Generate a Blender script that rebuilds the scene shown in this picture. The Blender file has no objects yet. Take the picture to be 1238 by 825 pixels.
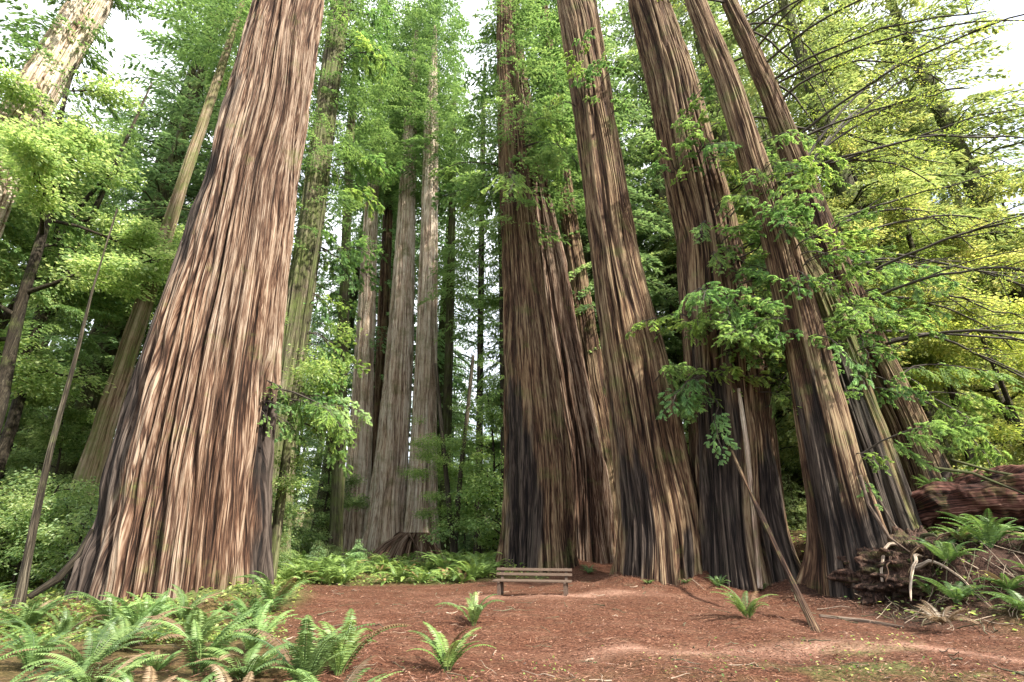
import bpy, math, random
import numpy as np
from mathutils import Vector

random.seed(11)
R = np.random.default_rng(11)
SC = bpy.context.scene
COL = SC.collection

# ---------------------------------------------------------------- camera model
F = 575.0
CX, CY = 619.0, 412.5
PITCH = math.radians(22.1)
CAM_Z = 1.6
cp, sp = math.cos(PITCH), math.sin(PITCH)


def at(px, py, Y):
    """point at ground distance Y that the photo shows at pixel (px, py)"""
    u, v = (px - CX) / F, (CY - py) / F
    d = np.array([u, cp - v * sp, sp + v * cp])
    d = d * (Y / d[1])
    return d + np.array([0, 0, CAM_Z])


def depth(P):
    return P[1] * cp + (P[2] - CAM_Z) * sp


def px_of(x, y, z):
    d = y * cp + (z - CAM_Z) * sp
    return CX + F * x / d, CY - F * (-y * sp + (z - CAM_Z) * cp) / d


# ---------------------------------------------------------------- noise
def _hash(ix, iy, iz, seed):
    h = (ix * 374761393 + iy * 668265263 + iz * 2147483647 + seed * 974634777) & 0xFFFFFFFF
    h = ((h ^ (h >> 13)) * 1274126177) & 0xFFFFFFFF
    h = ((h ^ (h >> 16)) * 2246822519) & 0xFFFFFFFF
    return ((h ^ (h >> 15)) & 0xFFFF) / 65535.0


def vnoise(x, y, z, seed=0):
    """value noise, -1..1"""
    x, y, z = np.broadcast_arrays(np.asarray(x, float), np.asarray(y, float), np.asarray(z, float))
    fx, fy, fz = np.floor(x), np.floor(y), np.floor(z)
    ix, iy, iz = fx.astype(np.int64), fy.astype(np.int64), fz.astype(np.int64)
    tx, ty, tz = x - fx, y - fy, z - fz
    tx, ty, tz = [t * t * (3 - 2 * t) for t in (tx, ty, tz)]
    out = 0
    for dx in (0, 1):
        wx = tx if dx else 1 - tx
        for dy in (0, 1):
            wy = ty if dy else 1 - ty
            for dz in (0, 1):
                wz = tz if dz else 1 - tz
                out = out + wx * wy * wz * _hash(ix + dx, iy + dy, iz + dz, seed)
    return out * 2 - 1


def fbm(x, y, z, seed=0, octv=3):
    a, s, o = 1.0, 1.0, 0
    for k in range(octv):
        o = o + a * vnoise(x * s, y * s, z * s, seed + 17 * k)
        a *= 0.5
        s *= 2.03
    return o


def sstep(a, b, x):
    t = np.clip((np.asarray(x, float) - a) / (b - a), 0, 1)
    return t * t * (3 - 2 * t)


# ---------------------------------------------------------------- mesh helpers
class MB:
    def __init__(self):
        self.v, self.f, self.m, self.n, self.t = [], [], [], 0, []

    def add(self, V, Fq, mat=0, tint=0.5):
        V = np.asarray(V, np.float32)
        Fq = np.asarray(Fq, np.int32)
        self.v.append(V)
        self.f.append(Fq + self.n)
        self.m.append(np.full(len(Fq), mat, np.int32))
        t = np.asarray(tint, np.float32)
        self.t.append(np.full(len(V), t, np.float32) if t.ndim == 0 else t)
        self.n += len(V)

    def mesh(self, name, mats, smooth=True, attrs=None):
        me = bpy.data.meshes.new(name)
        V = np.concatenate(self.v)
        me.vertices.add(len(V))
        me.vertices.foreach_set('co', V.ravel())
        tot = np.concatenate([np.full(len(f), f.shape[1], np.int32) for f in self.f])
        idx = np.concatenate([f.ravel() for f in self.f])
        st = np.concatenate([[0], np.cumsum(tot)[:-1]]).astype(np.int32)
        me.loops.add(len(idx))
        me.loops.foreach_set('vertex_index', idx)
        me.polygons.add(len(tot))
        me.polygons.foreach_set('loop_start', st)
        me.polygons.foreach_set('loop_total', tot)
        me.polygons.foreach_set('material_index', np.concatenate(self.m))
        me.polygons.foreach_set('use_smooth', np.full(len(tot), smooth))
        a = me.attributes.new('tint', 'FLOAT', 'POINT')
        a.data.foreach_set('value', np.concatenate(self.t))
        for k, val in (attrs or {}).items():
            val = np.asarray(val, np.float32)
            if val.ndim == 2:
                a = me.attributes.new(k, 'FLOAT_VECTOR', 'POINT')
                a.data.foreach_set('vector', val.ravel())
            else:
                a = me.attributes.new(k, 'FLOAT', 'POINT')
                a.data.foreach_set('value', val)
        for m in mats:
            me.materials.append(m)
        me.update()
        me.validate()
        return me


def obj(name, me, parent=None, loc=(0, 0, 0)):
    o = bpy.data.objects.new(name, me)
    COL.objects.link(o)
    o.location = loc
    if parent:
        o.parent = parent
    return o


def tag(o, label=None, cat=None, group=None, kind=None):
    if label:
        o['label'] = label
    if cat:
        o['category'] = cat
    if group:
        o['group'] = group
    if kind:
        o['kind'] = kind
    return o


def empty(name, loc, label, cat, group=None):
    o = bpy.data.objects.new(name, None)
    COL.objects.link(o)
    o.location = loc
    o.empty_display_size = 0.2
    return tag(o, label, cat, group)


def dup(o, loc, rz=0.0, sc=1.0, label=None, group=None, color=None, tilt=(0, 0)):
    """copy a thing with its parts"""
    c = o.copy()
    COL.objects.link(c)
    c.location = loc
    c.rotation_euler = (tilt[0], tilt[1], rz)
    c.scale = sc if hasattr(sc, '__len__') else (sc, sc, sc)
    if label:
        c['label'] = label
    if group:
        c['group'] = group
    if color:
        c.color = color
    for ch in o.children:
        d = ch.copy()
        COL.objects.link(d)
        d.parent = c
        if color:
            d.color = color
    return c


def unit(a):
    return a / np.maximum(np.linalg.norm(a, axis=-1, keepdims=True), 1e-9)


def tube(pts, rad, sides=6):
    P = np.asarray(pts, float)
    rad = np.asarray(rad, float)
    k = len(P)
    T = unit(np.gradient(P, axis=0))
    ref = np.array([0, 0, 1.0]) if abs(T[0][2]) < 0.8 else np.array([1.0, 0, 0])
    A = unit(np.cross(T, ref))
    B = np.cross(T, A)
    ang = np.linspace(0, 2 * np.pi, sides, endpoint=False)
    V = P[:, None] + rad[:, None, None] * (np.cos(ang)[None, :, None] * A[:, None] + np.sin(ang)[None, :, None] * B[:, None])
    V = V.reshape(-1, 3)
    i = np.arange(k - 1)[:, None] * sides
    j = np.arange(sides)[None]
    j2 = (j + 1) % sides
    Fq = np.stack([i + j, i + j2, i + sides + j2, i + sides + j], -1).reshape(-1, 4)
    return V, Fq


def leaves(P, D, U, L, W, mid=0.42, droop=0.0):
    """diamond leaves: V (4n,3), F (n,4)"""
    D = unit(D)
    S = unit(np.cross(D, U))
    L = np.broadcast_to(L, (len(P),))[:, None]
    W = np.broadcast_to(W, (len(P),))[:, None]
    N = np.cross(S, D)
    V = np.stack([P, P + D * L * mid + S * W * 0.5 + N * W * 0.12, P + D * L - np.array([0, 0, 1.0]) * L * droop,
                  P + D * L * mid - S * W * 0.5 + N * W * 0.12], 1).reshape(-1, 3)
    Fq = np.arange(len(P) * 4).reshape(-1, 4)
    return V, Fq


def box(mb, c, s, rot=None, mat=0, bev=0.0, tint=0.5):
    """a box with chamfered long edges"""
    x, y, z = [v / 2 for v in s]
    b = bev
    prof = [(-y + b, -z), (y - b, -z), (y, -z + b), (y, z - b), (y - b, z), (-y + b, z), (-y, z - b), (-y, -z + b)]
    V = [(sx * x, p[0], p[1]) for sx in (-1, 1) for p in prof]
    V = np.array(V)
    if rot is not None:
        V = V @ np.array(rot).T
    V = V + np.array(c)
    q = np.array([[i, (i + 1) % 8, 8 + (i + 1) % 8, 8 + i] for i in range(8)])
    mb.add(V, q, mat, tint)
    n0 = mb.n - 16
    mb.f.append(np.array([[7, 6, 5, 4, 3, 2, 1, 0], [8, 9, 10, 11, 12, 13, 14, 15]], np.int32) + n0)
    mb.m.append(np.full(2, mat, np.int32))


# ---------------------------------------------------------------- materials
def new_mat(name):
    m = bpy.data.materials.new(name)
    m.use_nodes = True
    nt = m.node_tree
    nt.nodes.clear()
    out = nt.nodes.new('ShaderNodeOutputMaterial')
    return m, nt, out


def N(nt, t, **kw):
    n = nt.nodes.new(t)
    for k, v in kw.items():
        if k in n.bl_rna.properties:
            setattr(n, k, v)
        else:
            n.inputs[k].default_value = v
    return n


def ramp(nt, fac, stops):
    r = nt.nodes.new('ShaderNodeValToRGB')
    els = r.color_ramp.elements
    while len(els) < len(stops):
        els.new(0.5)
    for e, (p, c) in zip(els, stops):
        e.position = p
        e.color = (*c, 1)
    nt.links.new(fac, r.inputs[0])
    return r.outputs[0]


def mixc(nt, fac, a, b, mode='MIX'):
    m = nt.nodes.new('ShaderNodeMix')
    m.data_type = 'RGBA'
    m.blend_type = mode
    for s, v in ((0, fac), (6, a), (7, b)):
        if hasattr(v, 'is_output') or hasattr(v, 'links'):
            nt.links.new(v, m.inputs[s])
        elif s == 0:
            m.inputs[0].default_value = v
        else:
            m.inputs[s].default_value = (*v, 1) if len(v) == 3 else v
    return m.outputs[2]


def math_(nt, op, a, b=0.0, clamp=False):
    m = nt.nodes.new('ShaderNodeMath')
    m.operation = op
    m.use_clamp = clamp
    for s, v in ((0, a), (1, b)):
        if hasattr(v, 'links'):
            nt.links.new(v, m.inputs[s])
        else:
            m.inputs[s].default_value = v
    return m.outputs[0]


def bark_mat(name, stops, moss=0.0, fine=9.0, bump=0.6, mosscol=(0.10, 0.13, 0.035)):
    m, nt, out = new_mat(name)
    at_ = N(nt, 'ShaderNodeAttribute', attribute_name='bark')
    def grain(k, stretch, det):
        mp = N(nt, 'ShaderNodeMapping')
        mp.inputs['Scale'].default_value = (fine * k, fine * k, fine * k * stretch)
        nt.links.new(at_.outputs['Vector'], mp.inputs[0])
        n = N(nt, 'ShaderNodeTexNoise', Scale=1.0, Detail=det, Roughness=0.6)
        n.inputs['Distortion'].default_value = 0.12
        nt.links.new(mp.outputs[0], n.inputs['Vector'])
        return n.outputs[0]

    def crack(x, w):
        d = math_(nt, 'ABSOLUTE', math_(nt, 'SUBTRACT', x, 0.5))
        return math_(nt, 'DIVIDE', d, w, True)
    n1 = grain(1.1, 0.020, 2.0)
    n3 = grain(3.2, 0.022, 3.0)
    n4 = grain(7.5, 0.030, 2.0)
    n2 = grain(0.13, 0.2, 4.0)
    fur = N(nt, 'ShaderNodeAttribute', attribute_name='fur')
    k1, k3 = crack(n1, 0.06), crack(n3, 0.08)
    a = math_(nt, 'MULTIPLY', fur.outputs['Fac'], 0.42)
    b = math_(nt, 'ADD', math_(nt, 'MULTIPLY', k1, 0.30), math_(nt, 'MULTIPLY', k3, 0.26))
    c = math_(nt, 'ADD', a, b)
    c = math_(nt, 'ADD', c, math_(nt, 'MULTIPLY', math_(nt, 'SUBTRACT', n3, 0.5), 0.45))
    c = math_(nt, 'ADD', c, math_(nt, 'MULTIPLY', math_(nt, 'SUBTRACT', n4, 0.5), 0.75))
    c = math_(nt, 'MULTIPLY_ADD', c, 1.45)
    nt.nodes[-1].inputs[2].default_value = -0.42
    nt.nodes[-1].use_clamp = True
    col = ramp(nt, c, stops)
    warm = mixc(nt, 0.8, col, (0.50, 0.39, 0.30), 'OVERLAY')
    f2 = math_(nt, 'MULTIPLY_ADD', n2, 3.4)
    nt.nodes[-1].inputs[2].default_value = -1.3
    nt.nodes[-1].use_clamp = True
    col = mixc(nt, math_(nt, 'MULTIPLY', f2, 0.5), col, warm)
    if moss > 0:
        mm = N(nt, 'ShaderNodeTexNoise', Scale=0.9, Detail=6.0, Roughness=0.7)
        nt.links.new(at_.outputs['Vector'], mm.inputs['Vector'])
        f3 = math_(nt, 'MULTIPLY_ADD', mm.outputs[0], 4.0)
        nt.nodes[-1].inputs[2].default_value = -2.45 + moss
        nt.nodes[-1].use_clamp = True
        f3 = math_(nt, 'MULTIPLY', f3, math_(nt, 'ADD', math_(nt, 'MULTIPLY', k3, 0.9), 0.1))
        col = mixc(nt, f3, col, mosscol)
    ch = N(nt, 'ShaderNodeAttribute', attribute_name='char_shade')
    char_shade_col = ramp(nt, c, [(0.1, (0.007, 0.006, 0.006)), (0.5, (0.019, 0.015, 0.013)), (0.9, (0.055, 0.044, 0.038))])
    col = mixc(nt, math_(nt, 'MULTIPLY', ch.outputs['Fac'], 0.92), col, char_shade_col)  # fire scars, and the shade coloured into the massive redwood's outer side
    bs = N(nt, 'ShaderNodeBsdfPrincipled', Roughness=0.92)
    bs.inputs['Specular IOR Level'].default_value = 0.2
    nt.links.new(col, bs.inputs['Base Color'])
    bp = N(nt, 'ShaderNodeBump', Strength=bump, Distance=0.09)
    nt.links.new(b, bp.inputs['Height'])
    nt.links.new(bp.outputs[0], bs.inputs['Normal'])
    nt.links.new(bs.outputs[0], out.inputs[0])
    return m


LEAF = 1.8      # reflected plus transmitted share of the light


def leaf_mat(name, stops, trans=0.45, transcol=1.25, gloss=0.03):
    """leaf: diffuse front, light coming through; object colour tints a whole plant"""
    m, nt, out = new_mat(name)
    t = N(nt, 'ShaderNodeAttribute', attribute_name='tint')
    oi = N(nt, 'ShaderNodeObjectInfo')
    f = math_(nt, 'MULTIPLY_ADD', oi.outputs['Random'], 0.22)
    nt.links.new(math_(nt, 'SUBTRACT', t.outputs['Fac'], 0.11), nt.nodes[-2].inputs[2])
    col = ramp(nt, f, [(p, tuple(min(0.6, v * LEAF) for v in c)) for p, c in stops])
    col = mixc(nt, 1.0, col, oi.outputs['Color'], 'MULTIPLY')
    d = N(nt, 'ShaderNodeBsdfDiffuse')
    nt.links.new(col, d.inputs[0])
    tr = N(nt, 'ShaderNodeBsdfTranslucent')
    tc = mixc(nt, 1.0, col, (transcol * 1.03, transcol * 1.0, transcol * 0.72), 'MULTIPLY')
    nt.links.new(tc, tr.inputs[0])
    mx = N(nt, 'ShaderNodeMixShader', Fac=trans)
    nt.links.new(d.outputs[0], mx.inputs[1])
    nt.links.new(tr.outputs[0], mx.inputs[2])
    g = N(nt, 'ShaderNodeBsdfGlossy', Roughness=0.45)
    g.inputs[0].default_value = (0.8, 0.85, 0.8, 1)
    mx2 = N(nt, 'ShaderNodeMixShader', Fac=gloss)
    nt.links.new(mx.outputs[0], mx2.inputs[1])
    nt.links.new(g.outputs[0], mx2.inputs[2])
    nt.links.new(mx2.outputs[0], out.inputs[0])
    return m


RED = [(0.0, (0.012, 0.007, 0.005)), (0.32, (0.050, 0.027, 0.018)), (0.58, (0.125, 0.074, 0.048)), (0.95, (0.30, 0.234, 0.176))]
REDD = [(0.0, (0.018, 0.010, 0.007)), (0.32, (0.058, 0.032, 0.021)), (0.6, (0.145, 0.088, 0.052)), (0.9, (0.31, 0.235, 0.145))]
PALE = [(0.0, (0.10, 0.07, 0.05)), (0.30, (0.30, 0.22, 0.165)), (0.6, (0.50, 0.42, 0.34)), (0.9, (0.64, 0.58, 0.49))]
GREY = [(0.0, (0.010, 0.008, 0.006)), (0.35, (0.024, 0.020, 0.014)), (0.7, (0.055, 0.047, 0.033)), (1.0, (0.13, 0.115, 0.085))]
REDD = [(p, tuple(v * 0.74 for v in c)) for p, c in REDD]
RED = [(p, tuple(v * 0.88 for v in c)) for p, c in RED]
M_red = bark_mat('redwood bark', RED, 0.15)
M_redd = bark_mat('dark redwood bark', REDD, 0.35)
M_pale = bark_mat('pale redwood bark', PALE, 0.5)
M_dead_bark = bark_mat('grey dead bark', [(0.0, (0.05, 0.035, 0.025)), (0.5, (0.14, 0.105, 0.08)), (1.0, (0.30, 0.25, 0.20))], 0.3, fine=14)
M_mossy = bark_mat('mossy bark', [(p, tuple(v * 1.7 for v in c)) for p, c in GREY], 1.0)
M_tan = bark_mat('mossy tan bark', [(p, (v[0] * 0.48, v[1] * 0.44, v[2] * 0.38)) for p, v in PALE], 0.95)
M_grey = bark_mat('grey bark', GREY, 0.3, fine=14)


def plain_wood(name, c, c2, scale=20.0):
    m, nt, out = new_mat(name)
    tc = N(nt, 'ShaderNodeTexCoord')
    mp = N(nt, 'ShaderNodeMapping')
    mp.inputs['Scale'].default_value = (1.0, 8.0, 8.0)
    nt.links.new(tc.outputs['Object'], mp.inputs[0])
    n = N(nt, 'ShaderNodeTexNoise', Scale=scale * 0.3, Detail=5.0)
    nt.links.new(mp.outputs[0], n.inputs['Vector'])
    col = ramp(nt, n.outputs[0], [(0.3, c), (0.7, c2)])
    bs = N(nt, 'ShaderNodeBsdfPrincipled', Roughness=0.85)
    nt.links.new(col, bs.inputs['Base Color'])
    bp = N(nt, 'ShaderNodeBump', Strength=0.4, Distance=0.01)
    nt.links.new(n.outputs[0], bp.inputs['Height'])
    nt.links.new(bp.outputs[0], bs.inputs['Normal'])
    nt.links.new(bs.outputs[0], out.inputs[0])
    return m


M_twig = plain_wood('dark twig', (0.020, 0.015, 0.011), (0.055, 0.042, 0.030))
M_limb = plain_wood('mossy limb', (0.05, 0.042, 0.025), (0.11, 0.10, 0.05))
M_dead = plain_wood('dead wood', (0.16, 0.11, 0.075), (0.34, 0.27, 0.20))
M_bench = plain_wood('weathered plank', (0.045, 0.028, 0.019), (0.115, 0.076, 0.050), 40)
M_benchd = plain_wood('bench post', (0.045, 0.028, 0.019), (0.10, 0.065, 0.045), 40)

G_con = [(0.0, (0.032, 0.060, 0.026)), (0.4, (0.082, 0.135, 0.050)), (0.75, (0.145, 0.205, 0.075)), (1.0, (0.24, 0.28, 0.12))]
G_brd = [(0.0, (0.042, 0.078, 0.027)), (0.4, (0.105, 0.160, 0.050)), (0.75, (0.180, 0.230, 0.075)), (1.0, (0.28, 0.31, 0.13))]
G_fern = [(0.0, (0.028, 0.052, 0.018)), (0.4, (0.072, 0.115, 0.036)), (0.75, (0.130, 0.175, 0.060)), (1.0, (0.22, 0.24, 0.10))]
M_con = leaf_mat('conifer needles', G_con, 0.5)
M_brd = leaf_mat('broad leaves', G_brd, 0.6)
M_fern = leaf_mat('fern blades', G_fern, 0.35)
M_dry = leaf_mat('dry fern blades', [(0.0, (0.04, 0.026, 0.015)), (0.5, (0.10, 0.068, 0.040)), (1.0, (0.20, 0.155, 0.10))], 0.2)
M_litter = leaf_mat('dead needles', [(0.0, (0.022, 0.011, 0.008)), (0.45, (0.075, 0.032, 0.020)), (0.85, (0.12, 0.058, 0.037)), (1.0, (0.20, 0.13, 0.09))], 0.1)


def ground_mat():
    m, nt, out = new_mat('forest floor')
    geo = N(nt, 'ShaderNodeNewGeometry')
    n1 = N(nt, 'ShaderNodeTexNoise', Scale=0.55, Detail=6.0, Roughness=0.62)
    n4 = N(nt, 'ShaderNodeTexNoise', Scale=1.7, Detail=7.0, Roughness=0.68)
    n2 = N(nt, 'ShaderNodeTexNoise', Scale=11.0, Detail=8.0, Roughness=0.75)
    n3 = N(nt, 'ShaderNodeTexVoronoi', Scale=26.0)
    mp = N(nt, 'ShaderNodeMapping')
    mp.inputs['Scale'].default_value = (0.8, 2.0, 1.0)
    nt.links.new(geo.outputs['Position'], mp.inputs[0])
    for n in (n1, n2, n3, n4):
        nt.links.new(mp.outputs[0], n.inputs['Vector'])
    fine = math_(nt, 'ADD', math_(nt, 'MULTIPLY', n2.outputs[0], 0.75), math_(nt, 'MULTIPLY', n3.outputs['Distance'], 0.35))
    duff = ramp(nt, fine, [(0.25, (0.012, 0.006, 0.004)), (0.44, (0.042, 0.017, 0.010)), (0.58, (0.090, 0.036, 0.020)), (0.80, (0.21, 0.105, 0.063))])
    pale = ramp(nt, fine, [(0.25, (0.036, 0.016, 0.010)), (0.5, (0.125, 0.056, 0.035)), (0.8, (0.30, 0.175, 0.12))])
    f = math_(nt, 'MULTIPLY_ADD', n1.outputs[0], 4.5)
    nt.nodes[-1].inputs[2].default_value = -2.25
    nt.nodes[-1].use_clamp = True
    col = mixc(nt, math_(nt, 'MULTIPLY', f, 0.75), duff, pale)
    worn = N(nt, 'ShaderNodeAttribute', attribute_name='path')
    trod = ramp(nt, fine, [(0.25, (0.12, 0.058, 0.040)), (0.5, (0.30, 0.165, 0.115)), (0.8, (0.50, 0.34, 0.26))])
    WORN = (worn.outputs['Fac'], trod)
    green = N(nt, 'ShaderNodeAttribute', attribute_name='green')
    moss = ramp(nt, fine, [(0.25, (0.025, 0.032, 0.012)), (0.55, (0.07, 0.09, 0.026)), (0.8, (0.15, 0.16, 0.06))])
    col = mixc(nt, green.outputs['Fac'], col, moss)
    dark = N(nt, 'ShaderNodeAttribute', attribute_name='soil')
    soil = ramp(nt, fine, [(0.25, (0.010, 0.006, 0.005)), (0.55, (0.030, 0.016, 0.011)), (0.8, (0.085, 0.046, 0.033))])
    patch = math_(nt, 'MULTIPLY_ADD', n4.outputs[0], 5.5)
    nt.nodes[-1].inputs[2].default_value = -2.75
    nt.nodes[-1].use_clamp = True
    damp = ramp(nt, fine, [(0.25, (0.022, 0.012, 0.008)), (0.5, (0.075, 0.040, 0.024)), (0.8, (0.20, 0.125, 0.075))])
    col = mixc(nt, math_(nt, 'MULTIPLY', patch, 0.92), col, damp)
    col = mixc(nt, WORN[0], col, WORN[1])
    col = mixc(nt, dark.outputs['Fac'], col, soil)
    bs = N(nt, 'ShaderNodeBsdfPrincipled', Roughness=0.95)
    bs.inputs['Specular IOR Level'].default_value = 0.15
    nt.links.new(col, bs.inputs['Base Color'])
    bp = N(nt, 'ShaderNodeBump', Strength=0.8, Distance=0.05)
    nt.links.new(fine, bp.inputs['Height'])
    nt.links.new(bp.outputs[0], bs.inputs['Normal'])
    nt.links.new(bs.outputs[0], out.inputs[0])
    return m


# ---------------------------------------------------------------- terrain
MOUNDS = [(-8.35, 13.8, 2.35), (5.25, 17.5, 1.75), (8.05, 17.0, 1.85), (1.35, 23.0, 1.9), (3.6, 25.4, 1.7), (8.75, 14.2, 1.35)]


def gz(x, y):
    x = np.asarray(x, float)
    y = np.asarray(y, float)
    z = 0.10 * vnoise(x * 0.35, y * 0.35, 0, 3) + 0.05 * vnoise(x * 1.1, y * 1.1, 0, 4)
    z = z - 0.04
    # the bank that carries the fallen log
    bank = sstep(8.5, 10.9, x + 0.5 * vnoise(x * 0.8, y * 0.8, 0, 41)) * sstep(9.7, 12.5, y + 0.6 * vnoise(x * 0.9, y * 0.9, 0, 42))
    z = z + bank * (1.55 + 0.28 * vnoise(x * 1.4, y * 1.4, 0, 43) + 0.12 * vnoise(x * 3.2, y * 3.2, 0, 44)) * (1 - 0.25 * sstep(24, 40, y))
    # root mound round the grove, the hollow in front of it
    z = z + 0.28 * np.exp(-(((x - 5.0) / 4.0) ** 2 + ((y - 17.5) / 2.6) ** 2))
    z = z + 0.25 * np.exp(-(((x - 2.0) / 4.0) ** 2 + ((y - 24.5) / 4.0) ** 2))
    z = z + 0.35 * np.exp(-(((x + 8.3) / 3.4) ** 2 + ((y - 13.8) / 2.6) ** 2))
    # bark and duff heaped round the great trunks
    for (mx, my, mr) in MOUNDS:
        d = np.hypot(x - mx, y - my) - mr + 0.25 * vnoise(x * 1.6, y * 1.6, 0, 45)
        z = z + 0.13 * (1 - sstep(-0.1, 0.9, d)) * (1 + 0.8 * vnoise(x * 2.3, y * 2.3, 0, 46))
    # land lifts gently far off
    z = z + 2.4 * sstep(35, 110, y) + 12 * sstep(110, 320, np.hypot(x, y))
    return z


def clearing(x, y):
    """1 inside the bare trodden floor"""
    e = 0.5 * vnoise(np.asarray(x) * 0.5, np.asarray(y) * 0.5, 0, 9)
    left = sstep(-0.5, 0.6, x + 0.385 * y + 0.35 + e)
    far = 1 - sstep(18.6, 20.2, y + e - 7.5 * sstep(1.0, 2.5, x) * (1 - sstep(6.0, 8.0, x)))
    right = 1 - sstep(8.6, 10.4, x + e)
    return left * far * right


g1 = np.sinh(np.linspace(-5.0, 5.0, 421)) / np.sinh(5.0) * 420
gx = g1 + 1.0
gy = np.sinh(np.linspace(-5.0, 5.0, 421)) / np.sinh(5.0) * 420 + 11.0
XX, YY = np.meshgrid(gx, gy)
ZZ = gz(XX, YY)
near = np.exp(-((XX / 14) ** 2 + ((YY - 11) / 14) ** 2))
ZZ = ZZ + near * (0.022 * vnoise(XX * 3.1, YY * 3.1, 0, 21) + 0.014 * vnoise(XX * 7.0, YY * 7.0, 0, 22))
nn = len(gx)
i = np.arange(nn - 1)[:, None] * nn
j = np.arange(nn - 1)[None]
Fg = np.stack([i + j, i + j + 1, i + nn + j + 1, i + nn + j], -1).reshape(-1, 4)
mb = MB()
Vg = np.stack([XX, YY, ZZ], -1).reshape(-1, 3)
mb.add(Vg, Fg)
cl = clearing(Vg[:, 0], Vg[:, 1])
soil = sstep(6.9, 8.4, Vg[:, 0] + 0.5 * vnoise(Vg[:, 0] * 0.8, Vg[:, 1] * 0.8, 0, 41)) * sstep(9.9, 11.4, Vg[:, 1]) * (1 - sstep(16, 20, Vg[:, 1])) * (1 - 0.3 * sstep(13, 15, Vg[:, 0]))
gp = np.exp(-(((Vg[:, 0] - 5.4) / 2.4) ** 2 + ((Vg[:, 1] - 7.6) / 1.0) ** 2)) + 0.8 * np.exp(-(((Vg[:, 0] - 0.3) / 0.9) ** 2 + ((Vg[:, 1] - 6.6) / 0.7) ** 2))
grn = np.clip(gp * sstep(-0.2, 0.5, fbm(Vg[:, 0] * 1.4, Vg[:, 1] * 1.4, 0, 51)) + (1 - cl) * (0.45 + 0.55 * sstep(-0.3, 0.4, fbm(Vg[:, 0] * 0.3, Vg[:, 1] * 0.3, 0, 5))), 0, 1)
wob_ = 0.5 * vnoise(Vg[:, 0] * 0.5, Vg[:, 1] * 0.5, 0, 71) + 0.25 * vnoise(Vg[:, 0] * 1.7, Vg[:, 1] * 1.7, 0, 72)
path = np.exp(-((Vg[:, 1] - 8.6 + 0.06 * Vg[:, 0] + wob_) / 0.42) ** 2) * sstep(0.3, 2.5, Vg[:, 0]) * (1 - sstep(9, 11, Vg[:, 0]))
path = np.maximum(path, np.exp(-((Vg[:, 1] - 14.6 + wob_) / 0.7) ** 2 - ((Vg[:, 0] - 1.6) / 2.4) ** 2))
path = path * (0.55 + 0.45 * vnoise(Vg[:, 0] * 2.5, Vg[:, 1] * 5, 0, 73))
ground = obj('ground', mb.mesh('ground', [ground_mat()], attrs={'green': grn, 'soil': soil, 'path': path}))
tag(ground, 'reddish forest floor of dry needles and bare trodden soil', None, None, 'structure')


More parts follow.
